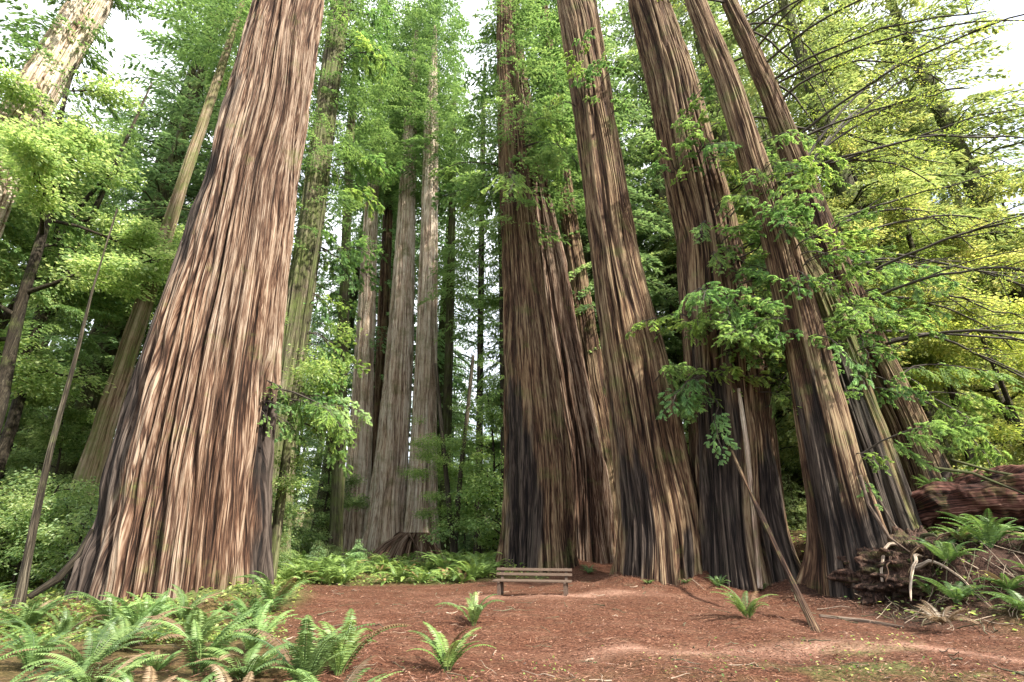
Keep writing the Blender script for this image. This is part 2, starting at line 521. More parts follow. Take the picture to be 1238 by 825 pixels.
# ---------------------------------------------------------------- trunks
def trunk_mesh(name, P, rad, mat, na, nh, seed, amp=1.0, flare=0.35, zb=0.0, freq=1.0, mats=None):
    """redwood trunk: axis P (k,3) from ground up, radii, deep fibrous ridges"""
    P = np.asarray(P, float)
    rad = np.asarray(rad, float)
    z0, z1 = P[0, 2], P[-1, 2]
    t = np.linspace(0, 1, nh)
    zz = z0 + (z1 - z0) * t ** 1.45
    dz = np.linspace(z0, z1, 400)
    ks = 31
    ker = np.hanning(ks + 2)[1:-1]
    ker /= ker.sum()

    def sm(col):
        c = np.interp(dz, P[:, 2], col)
        c = np.concatenate([c[0] + (c[0] - c[1:ks // 2 + 1][::-1]), c, c[-1] + (c[-1] - c[-ks // 2:-1][::-1])])
        return np.interp(zz, dz, np.convolve(c, ker, 'valid')[:400])
    ax, ay, rr = sm(P[:, 0]), sm(P[:, 1]), sm(rad)
    rr = np.maximum(rr, 0.02)
    th = np.linspace(0, 2 * np.pi, na, endpoint=False)
    TH, H = np.meshgrid(th, zz)
    Rr = rr[:, None] * np.ones_like(TH)
    R0 = float(np.median(rad))
    h = H - zb
    # ridges wander slightly up the trunk
    tw = TH + 0.10 * vnoise(np.cos(TH) * 1.5, np.sin(TH) * 1.5, H * 0.25, seed) + 0.012 * (H - zb) * math.sin(seed * 1.7)
    c, s = np.cos(tw) * R0, np.sin(tw) * R0
    wp = 0.25 * vnoise(c * 0.8, s * 0.8, H * 0.5, seed + 8)
    q1 = sstep(0.0, 0.38, np.abs(vnoise(c * 4.6 * freq + wp, s * 4.6 * freq - wp, H * 0.12 * freq + seed, seed + 1)))
    q2 = sstep(0.0, 0.42, np.abs(vnoise(c * 10.0 * freq + wp * 2, s * 10.0 * freq, H * 0.27 * freq, seed + 2)))
    q3 = vnoise(c * 15 * freq, s * 15 * freq, H * 0.9 * freq, seed + 3)
    big = fbm(c * 0.7, s * 0.7, H * 0.07, seed + 4, 2)
    lobes = fbm(np.cos(TH) * 1.6, np.sin(TH) * 1.6, H * 0.05, seed + 5, 2)
    fl = np.exp(-np.maximum(h, 0) / (0.55 * rad[0] + 0.25))
    fl2 = np.exp(-np.maximum(h, 0) / (1.6 * rad[0] + 0.5))
    a = 1.25 * amp * np.minimum(0.12, 0.06 * Rr + 0.012)
    disp = a * (1.05 * q1 + 0.6 * q2 + 0.22 * q3 - 1.05) + 0.11 * Rr * fl2 * fbm(np.cos(TH) * 4.5, np.sin(TH) * 4.5, H * 0.35, seed + 6, 3) + 0.013 * Rr * big
    RRR = Rr * (1 + flare * fl * (0.45 + 1.0 * np.clip(lobes, -0.4, 1)) + 0.10 * fl2 * lobes) + disp
    X = ax[:, None] + np.cos(TH) * RRR
    Y = ay[:, None] + np.sin(TH) * RRR
    V = np.stack([X, Y, H], -1).reshape(-1, 3)
    i = np.arange(nh - 1)[:, None] * na
    j = np.arange(na)[None]
    j2 = (j + 1) % na
    Fq = np.stack([i + j, i + j2, i + na + j2, i + na + j], -1).reshape(-1, 4)
    mb = MB()
    mb.add(V, Fq)
    bark = np.stack([c, s, H], -1).reshape(-1, 3)
    fur = np.clip(0.52 * q1 + 0.42 * q2 + 0.16 * q3 + 0.04, 0, 1).ravel()
    # closed top
    top = np.arange(na) + (nh - 1) * na
    mb.f.append(top[None].astype(np.int32))
    mb.m.append(np.zeros(1, np.int32))
    char_shade = np.zeros(TH.shape)
    for (a0, wd, hh) in CHAR_SHADE.get(seed, ()):
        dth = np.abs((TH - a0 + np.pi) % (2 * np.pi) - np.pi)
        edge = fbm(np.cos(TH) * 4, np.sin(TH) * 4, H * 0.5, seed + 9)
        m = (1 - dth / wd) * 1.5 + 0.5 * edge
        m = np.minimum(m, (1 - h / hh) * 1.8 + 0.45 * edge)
        char_shade = np.maximum(char_shade, sstep(0.15, 0.6, m))
    return mb.mesh(name, [mat], attrs={'bark': bark, 'fur': fur, 'char_shade': char_shade.ravel()})


def axis_from_px(rows, Y, lean=0.0, ztop=None):
    """rows of (px, py, width in px) -> 3D axis and radii; extended to the ground and past the frame"""
    P, r = [], []
    for px, py, w in sorted(rows, key=lambda a: -a[1]):
        p = at(px, py, Y)
        P.append(p)
        r.append(w / 2 * depth(p) / F * math.cos(math.atan2(abs(p[0]), p[1])))
    P, r = np.array(P), np.array(r)
    zb = float(gz(P[0, 0], Y))
    if P[0, 2] > zb + 0.05:
        d = (P[0] - P[1]) / (P[0, 2] - P[1, 2])
        b = P[0] + d * (zb - P[0, 2])
        P = np.vstack([b, P])
        r = np.concatenate([[r[0] * 1.04], r])
    elif P[0, 2] < zb - 0.05:
        pass
    foot = P[0].copy()
    foot[2] = min(zb, P[0, 2]) - 0.5
    P = np.vstack([foot, P])
    r = np.concatenate([[r[0] * 1.02], r])
    if ztop is not None and ztop > P[-1, 2]:
        k = -3 if len(P) > 4 else -2
        d = (P[-1] - P[k]) / (P[-1, 2] - P[k, 2])
        d[:2] *= 0.6
        for q in (0.35, 0.7, 1.0):
            z = (P[-1, 2] * 0 + P[len(P) - 1, 2])
        zs = P[-1, 2]
        base, r0 = P[-1].copy(), r[-1]
        for q in (0.35, 0.7, 1.0):
            P = np.vstack([P, base + d * (ztop - zs) * q])
            r = np.append(r, r0 * (1 - 0.75 * q))
    return P, r, zb


# ---------------------------------------------------------------- foliage generators
def conifer(seed, H, h0, Rc, nb, nl, L, W, rb, droop=0.35, rise=0.15, power=0.75, mat=None, bark=None, flat=0.3):
    """crown mesh of layered boughs and a wood mesh of trunk with boughs"""
    g = np.random.default_rng(seed)
    t = np.sort(g.random(nb)) ** 0.9
    hb = h0 + (H - h0) * t
    ln = Rc * ((1 - t) ** power * (0.5 + 0.5 * np.minimum(1, t / 0.12)) + 0.05) * g.uniform(0.55, 1.15, nb)
    az = np.arange(nb) * 2.39996 + g.normal(0, 0.5, nb)
    d = np.stack([np.cos(az), np.sin(az), np.zeros(nb)], 1)
    side = np.stack([-np.sin(az), np.cos(az), np.zeros(nb)], 1)
    rs = rise + g.normal(0, 0.12, nb)
    dr = droop + g.normal(0, 0.12, nb)

    def pos(b, s):
        l = ln[b]
        p = d[b] * (l * s)[:, None]
        p[:, 2] += hb[b] + l * (rs[b] * s - dr[b] * s * s)
        return p
    b = g.choice(nb, nl, p=ln ** 1.3 / np.sum(ln ** 1.3))
    s = 0.12 + 0.88 * g.random(nl) ** 0.8
    sg = np.where(g.random(nl) < 0.5, -1.0, 1.0)
    # twigs sit at fixed stations along the bough, so sprays have gaps between them
    st = np.maximum(3, np.round(ln[b] * 2.6))
    s = (np.round(s * st) + g.normal(0, 0.10, nl)) / st
    s = np.clip(s, 0.08, 1.02)
    tl = np.minimum(0.32 * ln[b] * (1.15 - s) + 0.22, 1.3)
    q = g.random(nl) ** 0.8
    td = unit(d[b] * 0.55 + side[b] * sg[:, None] * 0.85 + np.array([0, 0, -0.18]))
    P = pos(b, s) + td * (tl * q)[:, None]
    P[:, 2] -= 0.25 * tl * q * q
    P += g.normal(0, 0.03, (nl, 3))
    D = td + d[b] * 0.3 + g.normal(0, 0.35, (nl, 3)) + np.array([0, 0, -0.2])
    U = np.array([0, 0, 1.0]) + g.normal(0, flat, (nl, 3))
    ls = g.uniform(0.6, 1.3, nl)
    V, Fq = leaves(P, D, U, L * ls, W * ls, droop=0.15)
    bt = g.random(nb)
    tint = np.clip(0.30 * bt[b] + 0.45 * g.random(nl) + 0.25 * q, 0, 1)
    mb = MB()
    mb.add(V, Fq, 0, np.repeat(tint, 4))
    crown = mb.mesh('crown', [mat or M_con], smooth=False)
    wb = MB()
    k = 9
    zz = np.linspace(-0.4, H, k)
    ph = g.random() * 6
    tx = 0.10 * np.sin(zz * 0.12 + ph) * zz / H * 3
    rr = rb * (1 - zz / H) ** 0.8 + 0.015
    rr[0] *= 1.35
    V, Fq = tube(np.stack([tx - tx[0], tx * 0.4 - tx[0] * 0.4, zz], 1), rr, 10)
    wb.add(V, Fq)
    fl = [vnoise(V[:, 0] * 9, V[:, 1] * 9, V[:, 2] * 0.6, seed)]
    for bi in range(nb):
        ss = np.array([0.0, 0.3, 0.6, 0.9])
        V, Fq = tube(pos(np.full(4, bi), ss), 0.012 + 0.010 * ln[bi] * (1.05 - ss), 4)
        wb.add(V, Fq)
    Va = np.concatenate(wb.v)
    wood = wb.mesh('trunk', [bark or M_mossy], attrs={'bark': Va.copy(), 'fur': 0.4 + 0.3 * vnoise(Va[:, 0] * 8, Va[:, 1] * 8, Va[:, 2] * 0.6, seed)})
    return wood, crown


def broadleaf(seed, H, h0, Rc, nl, L, W, rb, nlimb=9, nsub=7, lean=0.12, mat=None, bark=None, sig=0.34):
    g = np.random.default_rng(seed)
    wb = MB()
    la = g.uniform(0, 6.28)
    zz = np.linspace(-0.3, H * 0.95, 12)
    ax = lean * H * (np.maximum(zz, 0) / H) ** 1.5 * math.cos(la) + 0.12 * np.sin(zz * 0.7 + la) * np.minimum(zz / 3, 1)
    ay = lean * H * (np.maximum(zz, 0) / H) ** 1.5 * math.sin(la) + 0.12 * np.cos(zz * 0.6) * np.minimum(zz / 3, 1)
    rr = rb * (1 - zz / H) ** 0.7 + 0.02
    rr[0] *= 1.3
    A = np.stack([ax, ay, zz], 1)
    V, Fq = tube(A, rr, 9)
    wb.add(V, Fq)
    tips, tdir, tw = [], [], []
    for k in range(nlimb):
        t = (k + g.random()) / nlimb
        h = h0 + (H * 0.93 - h0) * t
        b = np.array([np.interp(h, zz, ax), np.interp(h, zz, ay), h])
        az = k * 2.4 + g.normal(0, 0.5)
        ln = Rc * (0.55 + 0.45 * math.sin(math.pi * min(1, 0.15 + t * 0.85))) * g.uniform(0.6, 1.15) * (1.0 - 0.45 * t)
        el = g.uniform(0.15, 0.7)
        d = np.array([math.cos(az), math.sin(az), el])
        ss = np.linspace(0, 1, 6)
        C = b + d * (ss * ln)[:, None] + np.stack([0 * ss, 0 * ss, -0.22 * ln * ss ** 2], 1) + g.normal(0, 0.06, (6, 3)) * ss[:, None] * ln * 0.5
        r0 = np.interp(h, zz, rr) * 0.55
        V, Fq = tube(C, r0 * (1 - ss * 0.85) + 0.006, 5)
        wb.add(V, Fq)
        for m in range(nsub):
            s = g.uniform(0.25, 1.0)
            p = np.array([np.interp(s, ss, C[:, a]) for a in range(3)])
            d2 = unit(d * np.array([1, 1, 0.4]) + g.normal(0, 0.75, 3) * np.array([1, 1, 0.55]))
            l2 = ln * g.uniform(0.18, 0.45)
            s2 = np.linspace(0, 1, 4)
            C2 = p + d2 * (s2 * l2)[:, None] + np.stack([0 * s2, 0 * s2, -0.2 * l2 * s2 ** 2], 1)
            V, Fq = tube(C2, r0 * 0.35 * (1 - s2 * 0.8) + 0.004, 4)
            wb.add(V, Fq)
            for q in (0.35, 0.6, 0.85, 1.0):
                tips.append(p + d2 * l2 * q + np.array([0, 0, -0.2 * l2 * q * q]))
                tdir.append(d2)
                tw.append(l2)
    tips, tdir = np.array(tips), np.array(tdir)
    n = len(tips)
    tw = np.array(tw) ** 1.6
    b = g.choice(n, nl, p=tw / tw.sum())
    off = g.normal(0, 1, (nl, 3)) * np.array([sig, sig, sig * 0.42])
    P = tips[b] + off
    D = unit(off * np.array([1, 1, 0.4])) + tdir[b] * 0.5 + g.normal(0, 0.3, (nl, 3)) + np.array([0, 0, -0.3])
    U = np.array([0, 0, 1.0]) + g.normal(0, 0.42, (nl, 3))
    ls = g.uniform(0.6, 1.3, nl)
    V, Fq = leaves(P, D, U, L * ls, W * ls, 0.45, 0.1)
    bt = g.random(n)
    tint = np.clip(0.4 * bt[b] + 0.6 * g.random(nl), 0, 1)
    mb = MB()
    mb.add(V, Fq, 0, np.repeat(tint, 4))
    crown = mb.mesh('crown', [mat or M_brd], smooth=False)
    Va = np.concatenate(wb.v)
    wood = wb.mesh('trunk', [bark or M_grey], attrs={'bark': Va.copy(), 'fur': 0.4 + 0.3 * vnoise(Va[:, 0] * 8, Va[:, 1] * 8, Va[:, 2] * 0.6, seed)})
    return wood, crown


def bough_mesh(seed, ln, nl, L=0.055, W=0.014, droop=0.35, rise=0.1, wide=0.34):
    """one drooping redwood bough along +X: woody stem, side branchlets, needle sprays hanging from them"""
    g = np.random.default_rng(seed)
    mb = MB()
    k = 9
    s = np.linspace(0, 1, k)
    wob = np.cumsum(g.normal(0, 0.035, k)) * ln
    C = np.stack([s * ln, wob, ln * (rise * s - droop * s ** 2) + np.cumsum(g.normal(0, 0.012, k)) * ln], 1)
    V, Fq = tube(C, 0.022 * (1 - 0.85 * s) * (0.5 + ln * 0.25) + 0.003, 5)
    mb.add(V, Fq, 1)
    nt = int(ln * 9)
    ts = np.clip(np.sort(g.uniform(0.25, 1.0, nt)), 0, 1)
    sg = np.where(g.random(nt) < 0.5, 1.0, -1.0)
    tp = np.stack([np.interp(ts, s, C[:, a]) for a in range(3)], 1)
    tl = wide * ln * (1.15 - ts) ** 0.6 * g.uniform(0.3, 1.35, nt)
    td = unit(np.stack([g.uniform(0.2, 1.1, nt), sg * g.uniform(0.3, 1.1, nt), g.normal(-0.35, 0.3, nt)], 1))
    P, D, U, ti = [], [], [], []
    for q in range(nt):
        s2 = np.linspace(0, 1, 4)
        cc = tp[q] + td[q] * (s2 * tl[q])[:, None] + np.stack([0 * s2, 0 * s2, -0.45 * tl[q] * s2 ** 2], 1)
        V, Fq = tube(cc, [0.007, 0.005, 0.003, 0.002], 3)
        mb.add(V, Fq, 1)
        m = max(8, int(nl * tl[q] / tl.sum()))
        nsh = max(3, int(tl[q] * 14))                  # short shoots that carry the needles
        sh = g.integers(0, nsh, m)
        so = g.uniform(0.15, 1.0, nsh)
        sd = unit(td[q] * g.uniform(0.3, 1.0, (nsh, 1)) + np.cross(td[q], [0, 0, 1.0]) * g.choice([-1.0, 1.0], (nsh, 1)) * g.uniform(0.4, 1.0, (nsh, 1)) + np.stack([0 * so, 0 * so, g.normal(-0.3, 0.25, nsh)], 1))
        sl = 0.42 * tl[q] * (1.15 - so) * g.uniform(0.5, 1.2, nsh) + 0.04
        r = g.random(m)
        o = np.stack([np.interp(so[sh], s2, cc[:, a]) for a in range(3)], 1)
        p = o + sd[sh] * (r * sl[sh])[:, None]
        p[:, 2] -= 0.3 * sl[sh] * r * r
        perp = unit(np.cross(sd[sh], np.array([0, 0, 1.0])))
        P.append(p)
        D.append(sd[sh] * 0.7 + perp * (g.choice([-1.0, 1.0], m) * g.uniform(0.3, 1.0, m))[:, None] + g.normal(0, 0.15, (m, 3)))
        U.append(np.array([0, 0, 1.0]) + g.normal(0, 0.35, (m, 3)))
        ti.append(np.clip(0.35 * g.random() + 0.3 * g.random(m) + 0.35 * r, 0, 1))
    P, D, U, ti = map(np.concatenate, (P, D, U, ti))
    ls = g.uniform(0.7, 1.3, len(P))
    V, Fq = leaves(P, D, U, L * ls, W * ls)
    mb.add(V, Fq, 0, np.repeat(ti, 4))
    return mb.mesh('bough', [M_con, M_twig], smooth=False)


def fern_mesh(seed, nf, ln, spread=1.0, pin=30, mat=None, up=1.15, wide=0.15, tintb=0.35):
    g = np.random.default_rng(seed)
    mb = MB()
    for k in range(nf):
        az = k * 2.39996 + g.normal(0, 0.35)
        l = ln * g.uniform(0.6, 1.12)
        e0 = up * g.uniform(0.75, 1.15)           # start elevation
        e1 = g.uniform(-0.75, 0.1) * spread        # end elevation
        n = 14
        s = np.linspace(0, 1, n)
        e = e0 + (e1 - e0) * s ** 1.25
        bend = g.normal(0, 0.35)
        a = az + bend * s
        st = l / (n - 1)
        dx = np.stack([np.cos(a) * np.cos(e), np.sin(a) * np.cos(e), np.sin(e)], 1)
        C = np.concatenate([[[0, 0, 0]], np.cumsum(dx[:-1] * st, 0)])
        C += np.array([math.cos(az), math.sin(az), 0]) * 0.03
        V, Fq = tube(C, 0.0055 * (1 - s * 0.8) + 0.001, 4)
        ft = np.clip(tintb + g.normal(0, 0.14), 0.05, 0.9)
        dry = 1 if (g.random() < 0.12) else 0
        mb.add(V, Fq, dry, ft * 0.8)
        ps = np.repeat(np.linspace(0.13, 0.995, pin), 2)
        sg = np.tile([1.0, -1.0], pin)
        P = np.stack([np.interp(ps, s, C[:, q]) for q in range(3)], 1)
        T = unit(np.stack([np.interp(ps, s, dx[:, q]) for q in range(3)], 1))
        S = unit(np.cross(T, np.array([0, 0, 1.0])))
        Nn = np.cross(S, T)
        pl = wide * l * np.minimum(1, (ps - 0.05) / 0.2) ** 0.6 * np.clip(1.02 - ps, 0, 1) ** 0.55 * g.uniform(0.85, 1.1, len(ps)) * 1.15
        roll = g.normal(0.12, 0.12)
        D = S * sg[:, None] + T * 0.32 - Nn * (0.10 + roll * 0.5) + g.normal(0, 0.05, (len(ps), 3))
        U = Nn + S * sg[:, None] * 0.25 + g.normal(0, 0.12, (len(ps), 3))
        V, Fq = leaves(P, D, U, pl, np.minimum(0.9 * l / pin * 1.05, 0.03 + 0 * pl), 0.28, 0.12)
        mb.add(V, Fq, dry, np.repeat(np.clip(ft + g.normal(0, 0.07, len(ps)), 0, 1), 4))
    return mb.mesh('fern', [mat or M_fern, M_dry], smooth=False)


# ---------------------------------------------------------------- the great redwoods
BOUGHS = [bough_mesh(100 + k, ln, int(4600 * ln), droop=dr, rise=rs)
          for k, (ln, dr, rs) in enumerate([(1.4, 0.55, 0.2), (1.9, 0.65, 0.3), (2.4, 0.6, 0.3), (1.1, 0.7, 0.2), (2.9, 0.5, 0.3)])]


CROWNS = {
    'mid': conifer(21, 50, 18, 5.0, 120, 30000, 0.19, 0.07, 0.3, 0.5, 0.15)[1],
    'high': conifer(22, 62, 24, 5.6, 130, 24000, 0.32, 0.12, 0.3, 0.5, 0.15)[1],
    'dense': conifer(24, 74, 36, 6.0, 150, 40000, 0.28, 0.105, 0.3, 0.5, 0.15, power=0.45)[1],
    'leafy': broadleaf(25, 11, 3.5, 2.4, 7000, 0.12, 0.08, 0.05)[1],
    'low': conifer(23, 40, 13, 4.2, 110, 24000, 0.22, 0.085, 0.3, 0.5, 0.15)[1],
}


CROWN_OF = {2: ('mid', 26, 0.95), 3: ('high', 30, 0.85), 4: ('high', 30, 0.9), 11: ('dense', 34, 0.8), 12: ('mid', 24, 0.95),
            16: ('dense', 35, 1.0), 17: ('dense', 35, 0.95), 18: ('dense', 32, 1.0), 19: ('dense', 32, 1.0), 20: ('low', 20, 0.7), 26: ('leafy', 8, 0.75), 27: ('leafy', 8, 0.8), 22: ('leafy', 6, 1.0), 14: ('leafy', 8, 0.8), 23: ('mid', 30, 0.95), 24: ('dense', 35, 0.85), 25: ('high', 35, 0.95), 10: ('low', 24, 0.9),
            15: ('low', 18, 0.62), 21: ('low', 15, 0.55)}
# old fire scars, plus shade painted up the massive redwood's outer side: angle round the trunk, half width, height
CHAR_SHADE = {1: [(-2.62, 0.85, 19.0), (0.25, 0.45, 5.5)], 2: [(-2.2, 0.85, 9.0)], 4: [(-2.6, 0.6, 5.0)], 5: [(-2.5, 0.6, 6.0), (-1.2, 0.2, 2.0)], 6: [(-2.35, 0.6, 9.0), (-1.1, 0.45, 5.0)],
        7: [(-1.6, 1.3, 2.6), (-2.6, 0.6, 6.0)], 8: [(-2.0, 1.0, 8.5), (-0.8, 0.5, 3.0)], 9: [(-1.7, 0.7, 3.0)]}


def redwood(name, label, rows, Y, mat, na, nh, seed, ztop, amp=1.0, flare=0.3, boughs=(), freq=1.0, cat='tree', group=None, crown=None):
    P, r, zb = axis_from_px(rows, Y, ztop=ztop)
    crown = crown or CROWN_OF.get(seed)
    if seed <= 9:
        na, nh = int(na * 1.4), int(nh * 1.35)
    base = (P[1][0], Y, zb)
    root = empty(name, base, label, cat, group)
    Q = P - np.array(base)
    me = trunk_mesh('trunk', Q, r, mat, na, nh, seed, amp, flare, 0.0, freq)
    obj('trunk', me, root)

    if crown:
        key, zc, s = crown
        c = CROWNS[key]
        o = obj('crown', c, root, tuple(np.interp(zc, Q[:, 2], Q[:, a]) for a in range(2)) + (0,))
        o.rotation_euler = (0, 0, seed * 1.3)
        o.scale = (s, s, s)
        t = float(sstep(620, 1100, rows[0][0]))
        o.color = (0.95 + 0.6 * t, 1.0 + 0.3 * t, 1, 1)
    g = np.random.default_rng(seed + 77)
    for (py, side, k, sc, n) in boughs:
        for _ in range(int(n * (1.5 if seed in (7, 8, 9) else 2.8))):
            y = py + g.normal(0, 20)
            pxs = [a[0] for a in sorted(rows, key=lambda a: a[1])]
            pys = [a[1] for a in sorted(rows, key=lambda a: a[1])]
            p = at(np.interp(y, pys, pxs), y, Y) - np.array(base)
            rr = np.interp(p[2], Q[:, 2], r)
            az = side + g.normal(0, 0.6)
            o = obj('bough', BOUGHS[(k + g.integers(0, 3)) % 5], root,
                    (p[0] + math.cos(az) * rr * 0.93, p[1] + math.sin(az) * rr * 0.93, p[2]))
            o.rotation_euler = (g.normal(0, 0.4), g.normal(0.1, 0.3), az)
            s = sc * g.uniform(0.7, 1.55)
            o.scale = (s, s, s)
            o.color = random.choice([(1.5, 1.5, 1.5, 1), (1.3, 1.45, 1.5, 1), (1.7, 1.6, 1.4, 1)])
    return root, Q, r, base


FR = -math.pi / 2   # towards the camera
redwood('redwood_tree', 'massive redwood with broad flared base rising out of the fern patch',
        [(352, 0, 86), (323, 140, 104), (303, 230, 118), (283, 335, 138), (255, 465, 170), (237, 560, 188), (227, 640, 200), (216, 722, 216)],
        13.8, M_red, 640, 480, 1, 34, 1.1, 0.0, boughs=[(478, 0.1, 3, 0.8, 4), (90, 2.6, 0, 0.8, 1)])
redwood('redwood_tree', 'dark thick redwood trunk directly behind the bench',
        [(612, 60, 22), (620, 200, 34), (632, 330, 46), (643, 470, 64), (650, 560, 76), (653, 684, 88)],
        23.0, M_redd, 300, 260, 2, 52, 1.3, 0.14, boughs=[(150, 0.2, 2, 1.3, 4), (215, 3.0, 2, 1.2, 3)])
redwood('redwood_tree', 'sunlit ridged redwood growing against the dark trunk behind the bench',
        [(628, 100, 20), (641, 200, 34), (662, 330, 48), (685, 470, 54), (700, 560, 62), (708, 684, 72)],
        25.4, M_red, 260, 240, 3, 52, 1.3, 0.2)
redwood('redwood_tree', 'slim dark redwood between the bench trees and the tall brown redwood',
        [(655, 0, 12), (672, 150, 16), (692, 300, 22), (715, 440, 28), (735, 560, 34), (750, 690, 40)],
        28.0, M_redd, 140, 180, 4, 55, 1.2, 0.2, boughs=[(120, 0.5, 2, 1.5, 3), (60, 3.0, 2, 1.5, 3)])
redwood('redwood_tree', 'tall brown redwood with wavy ridged bark standing beside the bench',
        [(696, 0, 44), (714, 110, 48), (730, 215, 51), (746, 330, 60), (770, 450, 78), (787, 560, 88), (800, 640, 98), (800, 715, 110)],
        17.5, M_redd, 420, 360, 5, 40, 1.2, 0.16, boughs=[(120, FR, 1, 0.9, 5), (470, 0.0, 3, 0.8, 2)])
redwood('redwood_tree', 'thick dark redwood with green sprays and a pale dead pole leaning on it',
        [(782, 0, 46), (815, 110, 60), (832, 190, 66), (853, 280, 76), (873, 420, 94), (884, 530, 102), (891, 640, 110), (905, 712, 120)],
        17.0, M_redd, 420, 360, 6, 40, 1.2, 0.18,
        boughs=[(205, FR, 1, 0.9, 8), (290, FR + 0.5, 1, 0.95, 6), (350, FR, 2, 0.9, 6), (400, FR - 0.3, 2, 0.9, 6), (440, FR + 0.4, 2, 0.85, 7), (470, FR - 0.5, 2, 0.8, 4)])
redwood('redwood_tree', 'leaning redwood with dark hollowed foot beside the dry root bank',
        [(840, 0, 24), (880, 100, 30), (905, 180, 34), (935, 270, 40), (962, 370, 50), (988, 480, 62), (1010, 580, 74), (1035, 690, 98), (1042, 728, 118)],
        14.2, M_redd, 360, 340, 7, 34, 1.2, 0.25,
        boughs=[(215, FR + 0.5, 1, 0.7, 6), (270, FR, 1, 0.75, 6), (330, FR + 0.4, 1, 0.75, 6), (400, FR - 0.3, 1, 0.7, 3), (560, FR + 0.6, 3, 0.8, 3)])
redwood('redwood_tree', 'mossy redwood snag squeezed between two leaning redwoods',
        [(950, 290, 34), (985, 360, 52), (1012, 440, 64), (1042, 540, 72), (1070, 640, 86), (1082, 705, 108)],
        15.4, bark_mat('mossy redwood bark', REDD, 1.0), 320, 260, 8, None, 1.3, 0.25,
        boughs=[(370, FR + 0.3, 1, 0.8, 5), (420, FR + 0.6, 1, 0.8, 5), (470, 0.2, 1, 0.7, 3)])
r9, Q9, rad9, base9 = redwood('redwood_tree', 'slender leaning redwood with long bare arching limbs above the fallen log',
        [(880, 0, 20), (925, 100, 26), (968, 210, 34), (1005, 310, 40), (1052, 420, 44), (1092, 500, 48), (1125, 580, 58), (1142, 640, 70)],
        17.0, M_redd, 240, 260, 9, 36, 1.2, 0.25,
        boughs=[(330, FR, 1, 0.9, 4), (400, FR, 1, 0.9, 5), (480, FR + 0.8, 2, 0.9, 5)])
redwood('redwood_tree', 'pale leaning redwood high above the leafy undergrowth, its foot out of view',
        [(112, 0, 56), (50, 100, 64), (6, 180, 74), (-90, 400, 98), (-190, 640, 126)],
        16.0, M_pale, 220, 220, 10, 32, 1.2, 0.25)
redwood('forest_tree', 'mossy leaning trunk behind the massive flared redwood on its outer side',
        [(262, 100, 12), (215, 240, 17), (170, 380, 23), (130, 500, 29), (100, 600, 34), (72, 690, 42)],
        22.0, M_tan, 120, 160, 11, 40, 1.2, 0.2, boughs=[(330, 3.0, 2, 0.9, 2)])
redwood('forest_tree', 'dark mossy trunk half hidden behind the massive flared redwood, nearer the bench',
        [(413, 0, 24), (392, 150, 27), (375, 280, 31), (350, 440, 38), (325, 650, 48)],
        25.0, M_mossy, 120, 160, 12, 50, 1.1, 0.3, boughs=[(60, 0.0, 2, 1.4, 4), (200, 0.3, 2, 1.3, 4), (300, 0.3, 2, 1.2, 4)])
redwood('forest_tree', 'thin dark sapling trunk standing among ferns outside the flared redwood',
        [(112, 350, 3), (95, 420, 5), (62, 540, 8), (40, 640, 11), (22, 735, 14)], 12.2, M_grey, 40, 100, 13, 11, 0.6, 0.3)
redwood('forest_tree', 'thin pale green trunk hugging the inner edge of the flared redwood',
        [(380, 320, 6), (362, 440, 9), (345, 560, 12), (326, 705, 15)], 15.5, M_mossy, 40, 80, 14, 14, 0.6, 0.3,
        boughs=[(440, 0.3, 0, 0.7, 3), (480, 0.3, 0, 0.8, 3), (380, 0.3, 0, 0.8, 3)])
redwood('forest_tree', 'thin tilted trunk in the leafy undergrowth under the pale redwood',
        [(130, 220, 8), (75, 340, 10), (20, 450, 12), (-60, 620, 15)], 20, M_grey, 40, 80, 15, 26, 0.6, 0.3)
redwood('redwood_tree', 'pale broad distant redwood beyond the root mound',
        [(496, 150, 16), (492, 250, 20), (485, 400, 30), (474, 560, 40), (466, 652, 54)],
        42, M_pale, 160, 200, 16, 62, 1.3, 0.25)
redwood('redwood_tree', 'pale straight distant redwood standing nearest the root mound',
        [(521, 150, 17), (519, 280, 20), (516, 400, 25), (512, 540, 31), (508, 654, 42)],
        40, M_pale, 140, 200, 17, 60, 1.3, 0.25)
redwood('redwood_tree', 'pale pinkish distant redwood, outermost of the three beyond the clearing',
        [(449, 250, 16), (443, 380, 21), (437, 500, 26), (430, 645, 34)], 44, M_pale, 120, 160, 18, 55, 1.3, 0.25)
redwood('redwood_tree', 'dark distant redwood between the pale distant trunks',
        [(472, 200, 10), (468, 280, 12), (461, 450, 16), (452, 648, 24)], 47, M_redd, 90, 140, 19, 60, 1.2, 0.25)
redwood('forest_tree', 'straight thin dark trunk in the open gap beside the bench trees',
        [(604, 250, 5), (606, 330, 6), (609, 500, 8), (611, 664, 10)], 32, M_grey, 40, 80, 20, 30, 0.5, 0.3)
redwood('forest_tree', 'very thin straight trunk with high needles in the middle of the open gap', [(584, 150, 6), (582, 300, 7), (580, 500, 8), (578, 655, 10)], 37, M_grey, 40, 80, 23, 50, 0.5, 0.3)
redwood('forest_tree', 'slim mossy straight trunk outside the three pale distant redwoods', [(424, 150, 10), (418, 300, 12), (412, 500, 15), (406, 650, 18)], 34, M_mossy, 60, 100, 24, 56, 0.6, 0.3)
redwood('forest_tree', 'slim mossy trunk rising between the distant redwoods and the open gap', [(548, 150, 7), (546, 300, 9), (541, 500, 11), (536, 650, 13)], 45, M_mossy, 60, 100, 25, 60, 0.6, 0.3)
